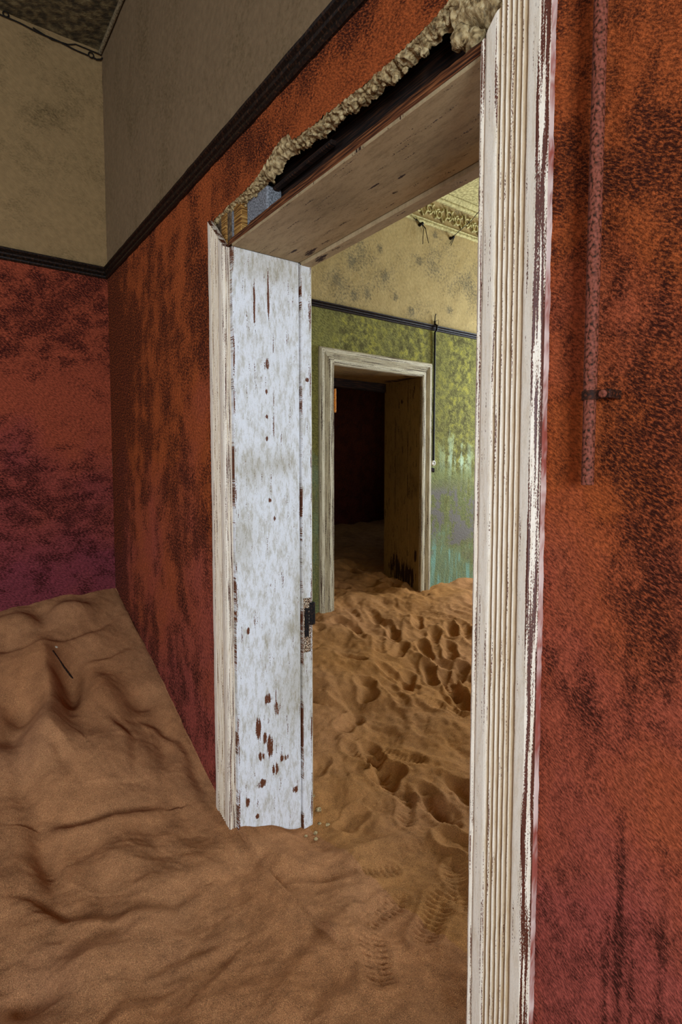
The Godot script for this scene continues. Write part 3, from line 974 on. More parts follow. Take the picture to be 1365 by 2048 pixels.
	b.box(Vector3(XW - 0.3, -0.6, ZF), Vector3(FX + 0.05, 4.0, ZN - 0.012))
	put("masonry", b, M.masonry, w)

	# --- the green wall, with the second doorway
	w = root("wall_far", "mouldy green wall with cream plaster above, around the second doorway", "wall", "structure")
	var guv := func(p): return Vector2((p.x - BX) / 4.38, (2.55 - p.y) / 2.55)
	b = MB.new()
	for g in [[BX - 0.02, 2.455, -0.1, 2.55], [3.445, XE, -0.1, 2.55], [2.455, 3.445, 2.15, 2.55]]:
		wall_grid(b, 50, 40, func(s, t): return Vector3(lerpf(g[0], g[1], s), lerpf(g[2], g[3], t), ZN), rough, 0.004, Vector3.BACK, guv, white)
	put("green_plaster", b, M.green, w)
	b = MB.new()
	wall_grid(b, 120, 40, func(s, t): return Vector3(lerpf(BX - 0.02, XE, s), lerpf(2.54, CEIL2 + 0.02, t), ZN), rough, 0.006, Vector3.BACK, func(p): return Vector2((p.x - BX) / 3.4, (3.9 - p.y) / 1.4), white)
	put("upper_plaster", b, M.cream_green, w)
	b = MB.new()
	pierced(b, Vector3(FX + 0.05, -0.6, ZF), Vector3(XE + 0.3, 4.0, ZN - 0.012), 0, [[2.46, 3.44, -0.6, 2.15]])
	put("masonry", b, M.masonry, w)

	# --- the walls outside the view, with their windows
	b = MB.new()
	pierced(b, Vector3(XW - 0.3, -0.6, ZN), Vector3(XW, 4.0, ZS + 0.3), 2, [[-2.8, -1.9, 1.2, 2.5], [0.45, 1.75, 1.0, 2.5]])
	put("wall_west", b, M.plain, self, "window wall of the red room opposite the doorway", "wall", "", "structure")
	b = MB.new()
	pierced(b, Vector3(XW - 0.3, -0.6, ZS), Vector3(BX, 4.0, ZS + 0.3), 0, [[-1.60, -0.60, 0.80, 2.10]])
	put("wall_south", b, M.plain, self, "rear wall of the red room behind the camera", "wall", "", "structure")
	b = MB.new()
	pierced(b, Vector3(BX, -0.6, ZS), Vector3(XE + 0.3, 4.0, ZS + 0.3), 0, [[3.05, 4.15, 1.05, 2.45]])
	put("wall_rear", b, M.plain, self, "rear wall of the green room", "wall", "", "structure")
	b = MB.new()
	pierced(b, Vector3(XE, -0.6, -6.7), Vector3(XE + 0.3, 4.0, ZS + 0.3), 2, [[-5.55, -5.05, 1.5, 2.3], [-3.15, -2.05, 1.25, 2.65]])
	put("wall_outer", b, M.plain, self, "window wall of the green room and the room beyond", "wall", "", "structure")
	b = MB.new()
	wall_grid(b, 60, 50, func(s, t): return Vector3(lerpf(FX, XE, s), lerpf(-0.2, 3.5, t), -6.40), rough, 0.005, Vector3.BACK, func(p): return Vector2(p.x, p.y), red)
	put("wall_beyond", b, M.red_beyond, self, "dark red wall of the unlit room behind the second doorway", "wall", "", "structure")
	b = MB.new()
	b.box(Vector3(FX - 0.3, -0.6, -6.7), Vector3(XE, 4.0, -6.41))
	b.box(Vector3(FX - 0.3, -0.6, -6.41), Vector3(FX + 0.1, 4.0, ZF))
	b.box(Vector3(FX + 0.1, 3.3, -6.41), Vector3(XE, 4.0, -6.36))
	put("wall_shell", b, M.masonry, self, "bare masonry around the unlit room", "wall", "", "structure")
	# ceilings and floor
	b = MB.new()
	b.grid(90, 120, func(s: float, t: float):
		var p := Vector3(lerpf(XW, FX + 0.02, s), CEIL, lerpf(ZN - 0.02, ZS, t))
		p.y += 0.008 * rough.get_noise_3dv(p * 0.5)
		return [p, Vector2(p.x, p.z)])
	for i in b.n.size(): b.n[i] = -b.n[i] if b.n[i].y > 0 else b.n[i]
	put("ceiling", b, M.ceiling, self, "sooty dark plaster ceiling of the red room", "ceiling", "", "structure")
	b = MB.new()
	b.box(Vector3(XW - 0.3, CEIL + 0.02, ZF), Vector3(FX + 0.1, 4.1, ZS + 0.3))
	put("ceiling_001", b, M.masonry, self, "slab above the red room", "ceiling", "", "structure")
	b = MB.new()
	b.box(Vector3(BX - 0.05, CEIL2, ZF), Vector3(XE + 0.3, 4.1, ZS + 0.3))
	put("ceiling_002", b, M.cream_flat, self, "pale plaster ceiling of the green room", "ceiling", "", "structure")
	b = MB.new()
	b.box(Vector3(FX - 0.3, 3.5, -6.7), Vector3(XE + 0.3, 4.1, ZF))
	put("ceiling_003", b, M.masonry, self, "ceiling of the unlit room", "ceiling", "", "structure")
	b = MB.new()
	b.box(Vector3(XW - 0.3, -0.9, -6.8), Vector3(XE + 0.3, -0.6, ZS + 0.3))
	put("floor_001", b, M.masonry, self, "buried floor slab under the sand", "floor", "", "structure")
	# window frames
	var k := 1
	for f in [[Vector3(XW - 0.15, 1.2, -2.8), Vector3(0, 0, 0.9), 1.3, "narrow empty window frame at the far end of the red room"], [Vector3(XW - 0.15, 1.0, 0.45), Vector3(0, 0, 1.3), 1.5, "wide empty window frame opposite the pipe"], [Vector3(-1.60, 0.80, ZS + 0.15), Vector3(1.0, 0, 0), 1.3, "empty window frame in the rear wall of the red room"], [Vector3(3.05, 1.05, ZS + 0.15), Vector3(1.1, 0, 0), 1.4, "empty window frame in the rear wall of the green room"], [Vector3(XE + 0.15, 1.25, -3.15), Vector3(0, 0, 1.1), 1.4, "empty window frame in the outer wall of the green room"], [Vector3(XE + 0.15, 1.5, -5.55), Vector3(0, 0, 0.5), 0.8, "small empty window frame of the unlit room"]]:
		var r := root("window_%d" % k, f[3], "window", "structure")
		var d: Vector3 = f[1]
		var th := Vector3(0.03, 0.03, 0.03)
		var up := Vector3(0, f[2], 0)
		for q in [[Vector3.ZERO, up], [d, up], [d * 0.5, up]]:
			b = MB.new()
			b.box(f[0] + q[0] - th, f[0] + q[0] + q[1] + th, 0.006)
			put("mullion", b, M.tan_wood, r)
		for q in [0.0, 0.62, 1.0]:
			b = MB.new()
			b.box(f[0] + up * q - th, f[0] + up * q + d + th, 0.006)
			put("transom", b, M.tan_wood, r)
		k += 1


func rails() -> void:
	var prof := [Vector2(0, 0), Vector2(0, 0.010), Vector2(0.006, 0.016), Vector2(0.013, 0.017), Vector2(0.019, 0.012), Vector2(0.021, 0.010), Vector2(0.027, 0.019), Vector2(0.034, 0.022), Vector2(0.041, 0.019), Vector2(0.044, 0.014), Vector2(0.052, 0.025), Vector2(0.058, 0.028), Vector2(0.062, 0.024), Vector2(0.062, 0)]
	var b := MB.new()
	sweep(b, prof, Vector3(FX, 2.430, ZN), Vector3.BACK, ZS - ZN, Vector3.UP, Vector3.LEFT, 0, 0, 120, false, 0.002, 5)
	put("trim_1", b, M.rail, self, "black picture rail along the wall over the first doorway", "picture rail", "", "structure")
	b = MB.new()
	sweep(b, prof, Vector3(XW, 2.430, ZN), Vector3.RIGHT, FX - XW, Vector3.UP, Vector3.BACK, 0, 0, 80, false, 0.002, 6)
	put("trim_2", b, M.rail, self, "black picture rail along the crimson far wall", "picture rail", "", "structure")
	var p2 := []
	for p in prof: p2.append(Vector2(p.x * 0.72, p.y * 0.9))
	b = MB.new()
	sweep(b, p2, Vector3(BX, 2.519, ZN), Vector3.RIGHT, XE - BX, Vector3.UP, Vector3.BACK, 0, 0, 80, false, 0.002, 7)
	put("trim_3", b, M.rail, self, "thin dark picture rail along the green wall", "picture rail", "", "structure")


func doorway() -> void:
	var d := root("door_1", "tall white painted door frame without its head casing, the near doorway", "door frame", "structure")
	var prof := casing_profile(0.138, 0.028)
	var b := MB.new()
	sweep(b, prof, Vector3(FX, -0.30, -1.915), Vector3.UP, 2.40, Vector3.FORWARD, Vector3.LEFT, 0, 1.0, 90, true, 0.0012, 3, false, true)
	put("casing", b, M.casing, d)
	b = MB.new()
	prof = casing_profile(0.143, 0.028)
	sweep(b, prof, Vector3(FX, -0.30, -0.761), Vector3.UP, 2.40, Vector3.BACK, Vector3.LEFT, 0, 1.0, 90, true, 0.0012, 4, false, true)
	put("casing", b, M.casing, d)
	# pink and white smears of wall paint along the outer edge
	b = MB.new()
	var nn := nz(7.0, 8, 3)
	b.grid(4, 260, func(s: float, t: float):
		var y := lerpf(-0.28, 2.36, t)
		var wd := 0.0015 + 0.005 * absf(nn.get_noise_1d(y))
		var an := s * PI * 0.5
		var pale := clampf(0.5 + nn.get_noise_2d(y * 0.9, 5.0) * 1.6 + nn.get_noise_2d(y * 9.0, s * 2.0) * 0.6, 0, 1)
		return [Vector3(FX - 0.001 - 0.012 * cos(an), y, -0.6185 + wd * sin(an)), Vector2(s, t), Vector2(s, t), rgb(150, 76, 62).srgb_to_linear().lerp(rgb(214, 186, 172).srgb_to_linear(), pale)])
	put("paint_seam", b, M.pink, d)
	# linings: far jamb, near jamb, head
	var uo := Vector3(FX, 2.10, 0)
	var ua := Vector3(1.0 / 0.322, 0, 0)
	var va := Vector3(0, -1.0 / 2.30, 0)
	for q in [[JF - 0.034, JF], [JN, JN + 0.034]]:
		b = MB.new()
		b.hull_box([Vector3(FX - 0.001, -0.35, q[0]), Vector3(1.1755, 2.10, q[1])], 0.0025)
		map_uv(b, uo, ua, va)
		put("jamb_lining", b, M.jamb, d)
		b = MB.new()
		var inner: float = q[1] + 0.012 if q[1] == JF else q[0] - 0.012
		b.hull_box([Vector3(1.1775, -0.35, minf(inner, q[0])), Vector3(BX + 0.003, 2.10, maxf(inner, q[1]))], 0.003)
		map_uv(b, uo, ua, va)
		put("stop_strip", b, M.jamb, d)
	b = MB.new()
	b.grid(60, 8, func(s: float, t: float):   # front edge of the head board: bare wood with a rounded, worn top
		var z := lerpf(JN + 0.03, JF - 0.03, s)
		var top := 2.141 + 0.002 * nn.get_noise_1d(z * 6.0)
		if z < -1.78: top -= 0.006
		var y := lerpf(top, 2.108, t)
		var x := FX + 0.008 * pow(1.0 - t, 3.0) + 0.0015 * nn.get_noise_2d(z * 9.0, y * 80.0)
		return [Vector3(x, y, z), Vector2(z, y)])
	for i in b.n.size():
		if b.n[i].x > 0: b.n[i] = -b.n[i]
	b.box(Vector3(FX + 0.012, 2.104, JF - 0.03), Vector3(BX, 2.139, JN + 0.03))
	put("head_board", b, M.brown_wood, d)
	b = MB.new()
	b.hull_box([Vector3(FX - 0.0015, 2.099, JF), Vector3(1.1755, 2.1085, JN)], 0.002)
	map_uv(b, Vector3(FX, 2.1, JF), Vector3(1.0 / 0.28, 0, 0), Vector3(0, 0, 1.0 / 1.13))
	put("head_lining", b, M.head, d)
	b = MB.new()
	b.hull_box([Vector3(1.1775, 2.087, JF), Vector3(BX + 0.003, 2.115, JN)], 0.003)
	map_uv(b, Vector3(FX, 2.1, JF), Vector3(1.0 / 0.33, 0, 0), Vector3(0, 0, 1.0 / 1.13))
	put("head_stop", b, M.head, d)
	# casings on the green side
	for q in [[-1.915, Vector3.FORWARD], [-0.752, Vector3.BACK]]:
		b = MB.new()
		sweep(b, casing_profile(0.138, 0.026), Vector3(BX, -0.35, q[0]), Vector3.UP, 2.46, q[1], Vector3.RIGHT, 0, 1.0, 20, true, 0.0, 4, false, true)
		put("casing", b, M.casing_worn, d)
	b = MB.new()
	sweep(b, casing_profile(0.138, 0.026), Vector3(BX, 2.11, -1.915), Vector3.BACK, 1.163, Vector3.UP, Vector3.RIGHT, -1.0, 1.0, 20, true, 0.0, 4)
	put("casing", b, M.casing_worn, d)
	# rusty strike plate let into the stop
	b = MB.new()
	b.hull_box([Vector3(1.181, 0.598, JF + 0.0105), Vector3(1.2135, 0.815, JF + 0.0145)], 0.0012)
	var sp := put("strike_plate", b, M.rust, d)
	tag(sp, "rusty black iron strike plate flecked with white paint")
	b = MB.new()
	b.hull_box([Vector3(1.206, 0.705, JF - 0.02), Vector3(1.234, 0.795, JF + 0.018)], 0.003)
	put("keep", b, M.iron, sp)
	for y in [0.79, 0.61]:
		b = MB.new()
		b.lathe(Vector3(1.196, y, JF + 0.0140), Vector3.BACK, [Vector2(0.007, 0), Vector2(0.0065, 0.0015), Vector2(0.004, 0.0025), Vector2(0, 0.0028)], 12)
		put("screw", b, M.rust, sp)
	b = MB.new()
	b.box(Vector3(1.184, 0.66, JF + 0.0138), Vector3(1.205, 0.775, JF + 0.0152), 0.0005)
	put("bolt_recess", b, M.iron, sp)


func far_doorway() -> void:
	var d := root("door_2", "second doorway, cream painted frame in the green wall leading to a dark room", "door frame", "structure")
	var prof := casing_profile(0.122, 0.03)
	var b := MB.new()
	sweep(b, prof, Vector3(2.492, -0.1, ZN), Vector3.UP, 2.217, Vector3.LEFT, Vector3.BACK, 0, 1.0, 40, true, 0.002, 13)
	put("casing", b, M.casing_worn, d)
	b = MB.new()
	sweep(b, prof, Vector3(3.400, -0.1, ZN), Vector3.UP, 2.217, Vector3.RIGHT, Vector3.BACK, 0, 1.0, 40, true, 0.002, 14)
	put("casing", b, M.casing_worn, d)
	b = MB.new()
	sweep(b, prof, Vector3(2.492, 2.117, ZN), Vector3.RIGHT, 0.908, Vector3.UP, Vector3.BACK, -1.0, 1.0, 40, true, 0.003, 15)
	put("casing", b, M.casing_worn, d)
	# right reveal of three upright boards, left reveal, head
	var zs := [ZN + 0.004, -3.685, -3.83, ZF - 0.01]
	for i in 3:
		b = MB.new()
		b.hull_box([Vector3(3.405, -0.1, zs[i + 1] + 0.0015), Vector3(3.44, 2.12, zs[i] - 0.0015)], 0.003)
		map_uv(b, Vector3(0, 2.12, ZF), Vector3(0, 0, 1.0 / 0.46), Vector3(0, -1.0 / 1.85, 0))
		put("reveal_board", b, M.boards, d)
	b = MB.new()
	b.hull_box([Vector3(2.46, -0.1, ZF), Vector3(2.487, 2.12, ZN + 0.004)], 0.003)
	map_uv(b, Vector3(0, 2.12, ZF), Vector3(0, 0, 1.0 / 0.46), Vector3(0, -1.0 / 1.85, 0))
	put("reveal_board", b, M.boards, d)
	b = MB.new()
	b.hull_box([Vector3(2.46, 2.117, ZF), Vector3(3.44, 2.15, ZN + 0.004)], 0.003)
	map_uv(b, Vector3(2.46, 0, ZF), Vector3(0, 0, 1.0 / 0.46), Vector3(1.0, 0, 0))
	put("head_lining", b, M.boards, d)
	b = MB.new()
	b.hull_box([Vector3(2.47, 2.045, ZF - 0.045), Vector3(3.42, 2.14, ZF + 0.01)], 0.004)
	put("head_stop", b, M.dark_wood, d)
	# hinge leaf left on the left reveal
	b = MB.new()
	b.tube(PackedVector3Array([Vector3(2.566, 1.775, -3.622), Vector3(2.566, 1.955, -3.622)]), 0.009, 10)
	var hg := put("hinge", b, M.brass, d)
	tag(hg, "orange rusted hinge leaf sticking out of the left reveal")
	b = MB.new()
	b.hull_box([Vector3(2.484, 1.785, -3.625), Vector3(2.562, 1.945, -3.620)], 0.001)
	put("leaf", b, M.brass, hg)


const K1 := [Vector2(-6.6, 0.9), Vector2(-4.2, 0.78), Vector2(-3.57, 0.62), Vector2(-3.15, 0.465), Vector2(-2.7, 0.281), Vector2(-2.35, 0.125), Vector2(-2.08, 0.015), Vector2(-1.9, -0.035), Vector2(-1.7, -0.05), Vector2(-1.2, -0.035), Vector2(-0.6, 0.0), Vector2(0.6, 0.03), Vector2(2.4, 0.1)]
const K2 := [Vector2(-6.6, 0.5), Vector2(-5, 0.42), Vector2(-4.02, 0.33), Vector2(-3.56, 0.27), Vector2(-3.0, 0.15), Vector2(-2.5, 0.03), Vector2(-2.1, -0.065), Vector2(-1.85, -0.105), Vector2(-1.4, -0.1), Vector2(-0.8, -0.05), Vector2(0.6, 0.03), Vector2(2.4, 0.1)]


func spaced(parts: Array) -> PackedFloat32Array:   # [from, to, step] ...
	var o := PackedFloat32Array()
	for p in parts:
		var k := maxi(1, roundi((p[1] - p[0]) / p[2]))
		for i in k:
			o.append(lerpf(p[0], p[1], float(i) / k))
	o.append(parts[-1][1])
	return o


func sand() -> void:
	var xs := spaced([[XW - 0.05, -0.2, 0.12], [-0.2, 0.0, 0.02], [0.0, 1.55, 0.0062], [1.55, 3.4, 0.0115], [3.4, 4.4, 0.02], [4.4, XE + 0.05, 0.1]])
	var zs := spaced([[-6.45, -4.1, 0.05], [-4.1, -2.5, 0.012], [-2.5, -0.95, 0.0062], [-0.95, -0.3, 0.02], [-0.3, ZS + 0.05, 0.12]])
	var nx := xs.size()
	var nzz := zs.size()
	var h := PackedFloat32Array()
	h.resize(nx * nzz)
	var tone := PackedFloat32Array()
	tone.resize(nx * nzz)
	var dune := nz(1.6, 201, 2)
	var rip := nz(4.2, 202, 3)
	rip.fractal_type = FastNoiseLite.FRACTAL_RIDGED
	var churn := nz(4.5, 203, 3)
	churn.domain_warp_enabled = true
	churn.domain_warp_amplitude = 0.12
	churn.domain_warp_frequency = 3.0
	var fine := nz(26.0, 204, 3)
	var lumps := nz(3.6, 206, 2)
	for j in nzz:
		var z := zs[j]
		var a := herm(K1, z)
		var b := herm(K2, z)
		var up := smoothstep(-1.9, -3.2, z)
		var near := smoothstep(-2.1, -1.7, z)
		for i in nx:
			var x := xs[i]
			var wx := smoothstep(0.88, 1.2, x)
			var y := lerpf(a + 0.08 * (x - 0.9) * up, b + 0.055 * (x - 2.6) * up, wx)
			var inr2 := smoothstep(1.25, 1.6, x)
			var edge := 1.0
			if x < FX: edge = clampf((FX - x) / 0.18, 0.12, 1.0)
			y += 0.034 * dune.get_noise_2d(x * 1.5, z * 1.2) * edge
			# wind ripples in the foreground, running across the room
			var r := rip.get_noise_2d(x * 0.55 + z * 0.35, z * 1.5 - x * 0.5)
			y += 0.006 * r * (1.0 - inr2) * (0.35 + 0.65 * near) * edge
			# trodden sand of the green room
			var tread := inr2 * smoothstep(0.0, 0.5, (x - 1.3) + (z + 2.6) * 0.35)
			y += 0.024 * churn.get_noise_2d(x, z) * (0.25 * inr2 + 0.75 * tread)
			y += 0.012 * lumps.get_noise_2d(x, z) * (1.0 - inr2) * edge
			y += 0.0022 * fine.get_noise_2d(x, z)
			h[j * nx + i] = y
			tone[j * nx + i] = 0.0
	# heaps and hollows [x, z, rx, rz, turn, height]
	for q in [
		[0.36, -3.40, 0.13, 0.09, 10, 0.035], [0.62, -3.38, 0.12, 0.08, 0, 0.035], [0.48, -3.42, 0.05, 0.08, 0, -0.02], [0.36, -3.10, 0.10, 0.09, 0, 0.02],
		[0.31, -2.83, 0.075, 0.09, -20, -0.050], [0.24, -2.70, 0.08, 0.10, 0, -0.035], [0.52, -2.88, 0.055, 0.16, 10, -0.055], [0.42, -2.92, 0.05, 0.2, 5, 0.035], [0.36, -2.58, 0.06, 0.20, 15, 0.03],
		[0.78, -2.66, 0.07, 0.06, 0, -0.030], [0.64, -2.70, 0.06, 0.15, 0, 0.022], [0.80, -2.45, 0.05, 0.16, 10, -0.020], [0.86, -2.20, 0.03, 0.10, 0, -0.014], [0.27, -2.42, 0.07, 0.14, 0, -0.035], [0.55, -2.40, 0.14, 0.16, 0, 0.03],
		[0.28, -2.08, 0.035, 0.12, 0, -0.030], [0.45, -1.96, 0.12, 0.07, 0, 0.020], [0.17, -1.63, 0.07, 0.06, 0, -0.035], [0.87, -1.74, 0.07, 0.05, 20, -0.014], [0.62, -1.80, 0.12, 0.06, 0, 0.012], [0.30, -1.62, 0.14, 0.06, 10, 0.02],
		[2.23, -2.36, 0.15, 0.10, 20, 0.02], [1.95, -2.80, 0.25, 0.25, 0, 0.04], [1.30, -1.62, 0.16, 0.10, 20, 0.02],
	]:
		stamp(h, xs, zs, q[0], q[1], maxf(q[2], q[3]) * 2.2, func(dx: float, dz: float) -> float:
			var an := deg_to_rad(q[4])
			var u: float = (dx * cos(an) + dz * sin(an)) / q[2]
			var w: float = (-dx * sin(an) + dz * cos(an)) / q[3]
			return q[5] * 1.7 * exp(-(u * u + w * w)))
	# slip faces: [points..., width, height]: the left side of the line stands higher
	for q in [
		[[Vector2(0.28, -2.215), Vector2(0.37, -2.165), Vector2(0.49, -2.135), Vector2(0.60, -2.125), Vector2(0.70, -2.11)], 0.05, 0.040],
		[[Vector2(0.20, -3.24), Vector2(0.38, -3.16), Vector2(0.54, -3.15), Vector2(0.72, -3.20), Vector2(0.90, -3.32)], 0.05, 0.030],
		[[Vector2(0.56, -3.02), Vector2(0.72, -2.97), Vector2(0.86, -3.02)], 0.035, 0.016],
		[[Vector2(0.12, -2.0), Vector2(0.21, -1.935), Vector2(0.29, -1.81), Vector2(0.41, -1.73), Vector2(0.56, -1.68), Vector2(0.68, -1.71)], 0.035, 0.018],
		[[Vector2(0.52, -1.345), Vector2(0.60, -1.39), Vector2(0.68, -1.42)], 0.025, 0.014],
		[[Vector2(0.42, -1.50), Vector2(0.53, -1.475), Vector2(0.66, -1.46)], 0.025, 0.014],
		[[Vector2(0.62, -1.20), Vector2(0.78, -1.28), Vector2(0.98, -1.36)], 0.045, 0.013],
		[[Vector2(0.20, -1.36), Vector2(0.34, -1.42), Vector2(0.50, -1.40)], 0.03, 0.012],
		[[Vector2(0.62, -1.06), Vector2(0.76, -1.12), Vector2(0.90, -1.15)], 0.04, 0.012],
		[[Vector2(0.30, -2.62), Vector2(0.40, -2.50), Vector2(0.44, -2.34)], 0.03, -0.016],
		[[Vector2(0.60, -2.62), Vector2(0.66, -2.46), Vector2(0.62, -2.30)], 0.03, 0.014],
		[[Vector2(0.92, -1.60), Vector2(1.06, -1.52), Vector2(1.20, -1.50)], 0.03, 0.012],
		[[Vector2(0.70, -2.55), Vector2(0.79, -2.50), Vector2(0.84, -2.38), Vector2(0.87, -2.2)], 0.03, 0.014],
		[[Vector2(1.10, -1.70), Vector2(1.28, -1.62), Vector2(1.45, -1.60)], 0.04, 0.016],
	]:
		var pts: Array = q[0]
		var lo: Vector2 = pts[0]
		var hi: Vector2 = pts[0]
		for p in pts:
			lo = lo.min(p)
			hi = hi.max(p)
		var ce := (lo + hi) * 0.5
		stamp(h, xs, zs, ce.x, ce.y, (hi - lo).length() * 0.5 + q[1] * 3.0, func(dx: float, dz: float) -> float:
			var p := Vector2(ce.x + dx, ce.y + dz)
			var best := 99.0
			var sg := 0.0
			var along := 0.0
			for k in pts.size() - 1:
				var c := Geometry2D.get_closest_point_to_segment(p, pts[k], pts[k + 1])
				var d := c.distance_to(p)
				if d < best:
					best = d
					var dv: Vector2 = pts[k + 1] - pts[k]
					sg = -signf(dv.cross(p - c))
					along = (k + (c - pts[k]).length() / dv.length()) / (pts.size() - 1)
			var s: float = best / q[1]
			if s > 3.0: return 0.0
			return -q[2] * 1.6 * sin(PI * clampf(along * 0.9 + 0.05, 0, 1)) * sg * minf(s * 1.3, 1.0) * exp(-s * (0.75 if sg > 0 else 1.3)))
	# foot prints [x, z, heading, length, width, depth, tread]
	var prints := [
		[1.674, -1.95, 30, 0.20, 0.17, 0.045, 0], [1.74, -2.14, 70, 0.22, 0.12, 0.03, 0], [1.25, -1.49, -20, 0.16, 0.10, 0.012, 1], [1.24, -1.215, 28, 0.31, 0.115, 0.016, 1], [1.12, -1.33, 10, 0.26, 0.11, 0.012, 1], [0.965, -1.17, 60, 0.24, 0.11, 0.012, 1], [1.42, -1.28, 50, 0.28, 0.11, 0.015, 1],
		[1.70, -1.64, 80, 0.28, 0.11, 0.022, 1], [1.60, -1.42, 100, 0.26, 0.13, 0.03, 0], [1.776, -2.374, 20, 0.22, 0.12, 0.022, 0], [2.04, -2.56, 60, 0.26, 0.14, 0.03, 0], [1.44, -2.16, 40, 0.2, 0.1, 0.012, 0], [1.36, -1.80, 20, 0.18, 0.12, 0.016, 0],
		[3.115, -2.898, 50, 0.27, 0.11, 0.04, 0], [3.239, -2.887, 60, 0.27, 0.11, 0.03, 0], [2.937, -2.902, 40, 0.27, 0.11, 0.03, 0], [2.863, -2.684, 50, 0.28, 0.12, 0.045, 0], [2.551, -2.56, 55, 0.27, 0.11, 0.035, 0], [2.587, -2.422, 60, 0.28, 0.12, 0.045, 1], [2.521, -2.259, 60, 0.28, 0.12, 0.05, 0], [2.355, -2.557, 40, 0.26, 0.11, 0.03, 0], [2.557, -2.853, 30, 0.26, 0.11, 0.03, 0], [2.719, -2.779, 60, 0.27, 0.11, 0.035, 0], [2.976, -3.126, 50, 0.26, 0.11, 0.03, 0], [2.704, -3.128, 70, 0.26, 0.11, 0.028, 0], [2.717, -2.458, 30, 0.27, 0.11, 0.04, 1],
	]
	rng.seed = 31
	for k in 64:
		var x := rng.randf_range(1.5, 3.9)
		var z := rng.randf_range(-3.5, -1.3)
		if (x - 1.3) + (z + 2.6) * 0.35 < 0.25:
			continue
		prints.append([x, z, rng.randf_range(40, 125), rng.randf_range(0.22, 0.32), rng.randf_range(0.09, 0.13), rng.randf_range(0.010, 0.024), rng.randi() % 2])
	for k in 14:
		prints.append([rng.randf_range(2.5, 3.4), rng.randf_range(-5.2, -3.6), rng.randf_range(60, 120), 0.27, 0.11, 0.03, 0])
	for q in prints:
		var an := deg_to_rad(q[2])
		var ca := cos(an)
		var sa := sin(an)
		stamp(h, xs, zs, q[0], q[1], q[3] * 0.78, func(dx: float, dz: float) -> float:
			var u: float = (dx * ca - dz * sa) / (q[3] * 0.5)
			var wv: float = (dx * sa + dz * ca) / (q[4] * 0.5)
			var waist := 1.0 - 0.20 * exp(-pow((u + 0.15) * 3.0, 2.0))
			var r := sqrt(u * u * u * u + wv * wv / (waist * waist))
			var y: float = 0.0
			if r < 1.0:
				y = -q[5] * smoothstep(1.0, 0.35, r) * (1.0 - 0.25 * u)
				if q[6] == 1:
					y += 0.0045 * smoothstep(0.9, 0.7, r) * (1.0 if fmod((u + 3.0) * q[3] * 0.5, 0.022) > 0.011 else 0.0) * (0.0 if absf(wv) < 0.1 else 1.0)
			y += q[5] * 0.30 * exp(-pow((r - 1.10) / 0.16, 2.0))
			return y)
	sand_h = h
	sand_x = xs
	sand_z = zs
	var b := MB.new()
	b.v.resize(nx * nzz); b.n.resize(nx * nzz); b.u.resize(nx * nzz); b.w.resize(nx * nzz); b.c.resize(nx * nzz)
	var hue := nz(1.1, 210, 3)
	for j in nzz:
		var j0 := maxi(j - 1, 0)
		var j1 := mini(j + 1, nzz - 1)
		for i in nx:
			var i0 := maxi(i - 1, 0)
			var i1 := mini(i + 1, nx - 1)
			var k := j * nx + i
			b.v[k] = Vector3(xs[i], h[k], zs[j])
			b.n[k] = Vector3(-(h[j * nx + i1] - h[j * nx + i0]) / (xs[i1] - xs[i0]), 1.0, -(h[j1 * nx + i] - h[j0 * nx + i]) / (zs[j1] - zs[j0])).normalized()
			b.u[k] = Vector2(xs[i], zs[j])
			var q := clampf(0.5 + hue.get_noise_2d(xs[i], zs[j]), 0, 1)
			b.c[k] = Color(1.0, 0.95 + 0.07 * q, 0.86 + 0.14 * q) if xs[i] < 1.2 else Color(1.0, 0.97 + 0.05 * q, 0.66 + 0.2 * q)
	for j in nzz - 1:
		var cz := (zs[j] + zs[j + 1]) * 0.5
		for i in nx - 1:
			var cx := (xs[i] + xs[i + 1]) * 0.5
			if cx > FX + 0.04 and cx < BX - 0.04 and (cz < -1.95 or cz > -0.715): continue
			if cz > ZF + 0.04 and cz < ZN - 0.04 and (cx < 2.44 or cx > 3.46): continue
			if cz < ZF and cx < 1.0: continue
			var a := j * nx + i
			b.tri(a, a + nx, a + nx + 1)
			b.tri(a, a + nx + 1, a + 1)
	put("floor", b, M.sand, self, "drifted brown sand covering the floor, heaped in the corner and full of foot prints", "sand", "", "structure")


func stamp(h: PackedFloat32Array, xs: PackedFloat32Array, zs: PackedFloat32Array, x: float, z: float, r: float, f: Callable) -> void:
	var nx := xs.size()
	var i0 := xs.bsearch(x - r)
	var i1 := mini(xs.bsearch(x + r), nx)
	var j0 := zs.bsearch(z - r)
	var j1 := mini(zs.bsearch(z + r), zs.size())
	for j in range(j0, j1):
		for i in range(i0, i1):
			h[j * nx + i] += f.call(xs[i] - x, zs[j] - z)


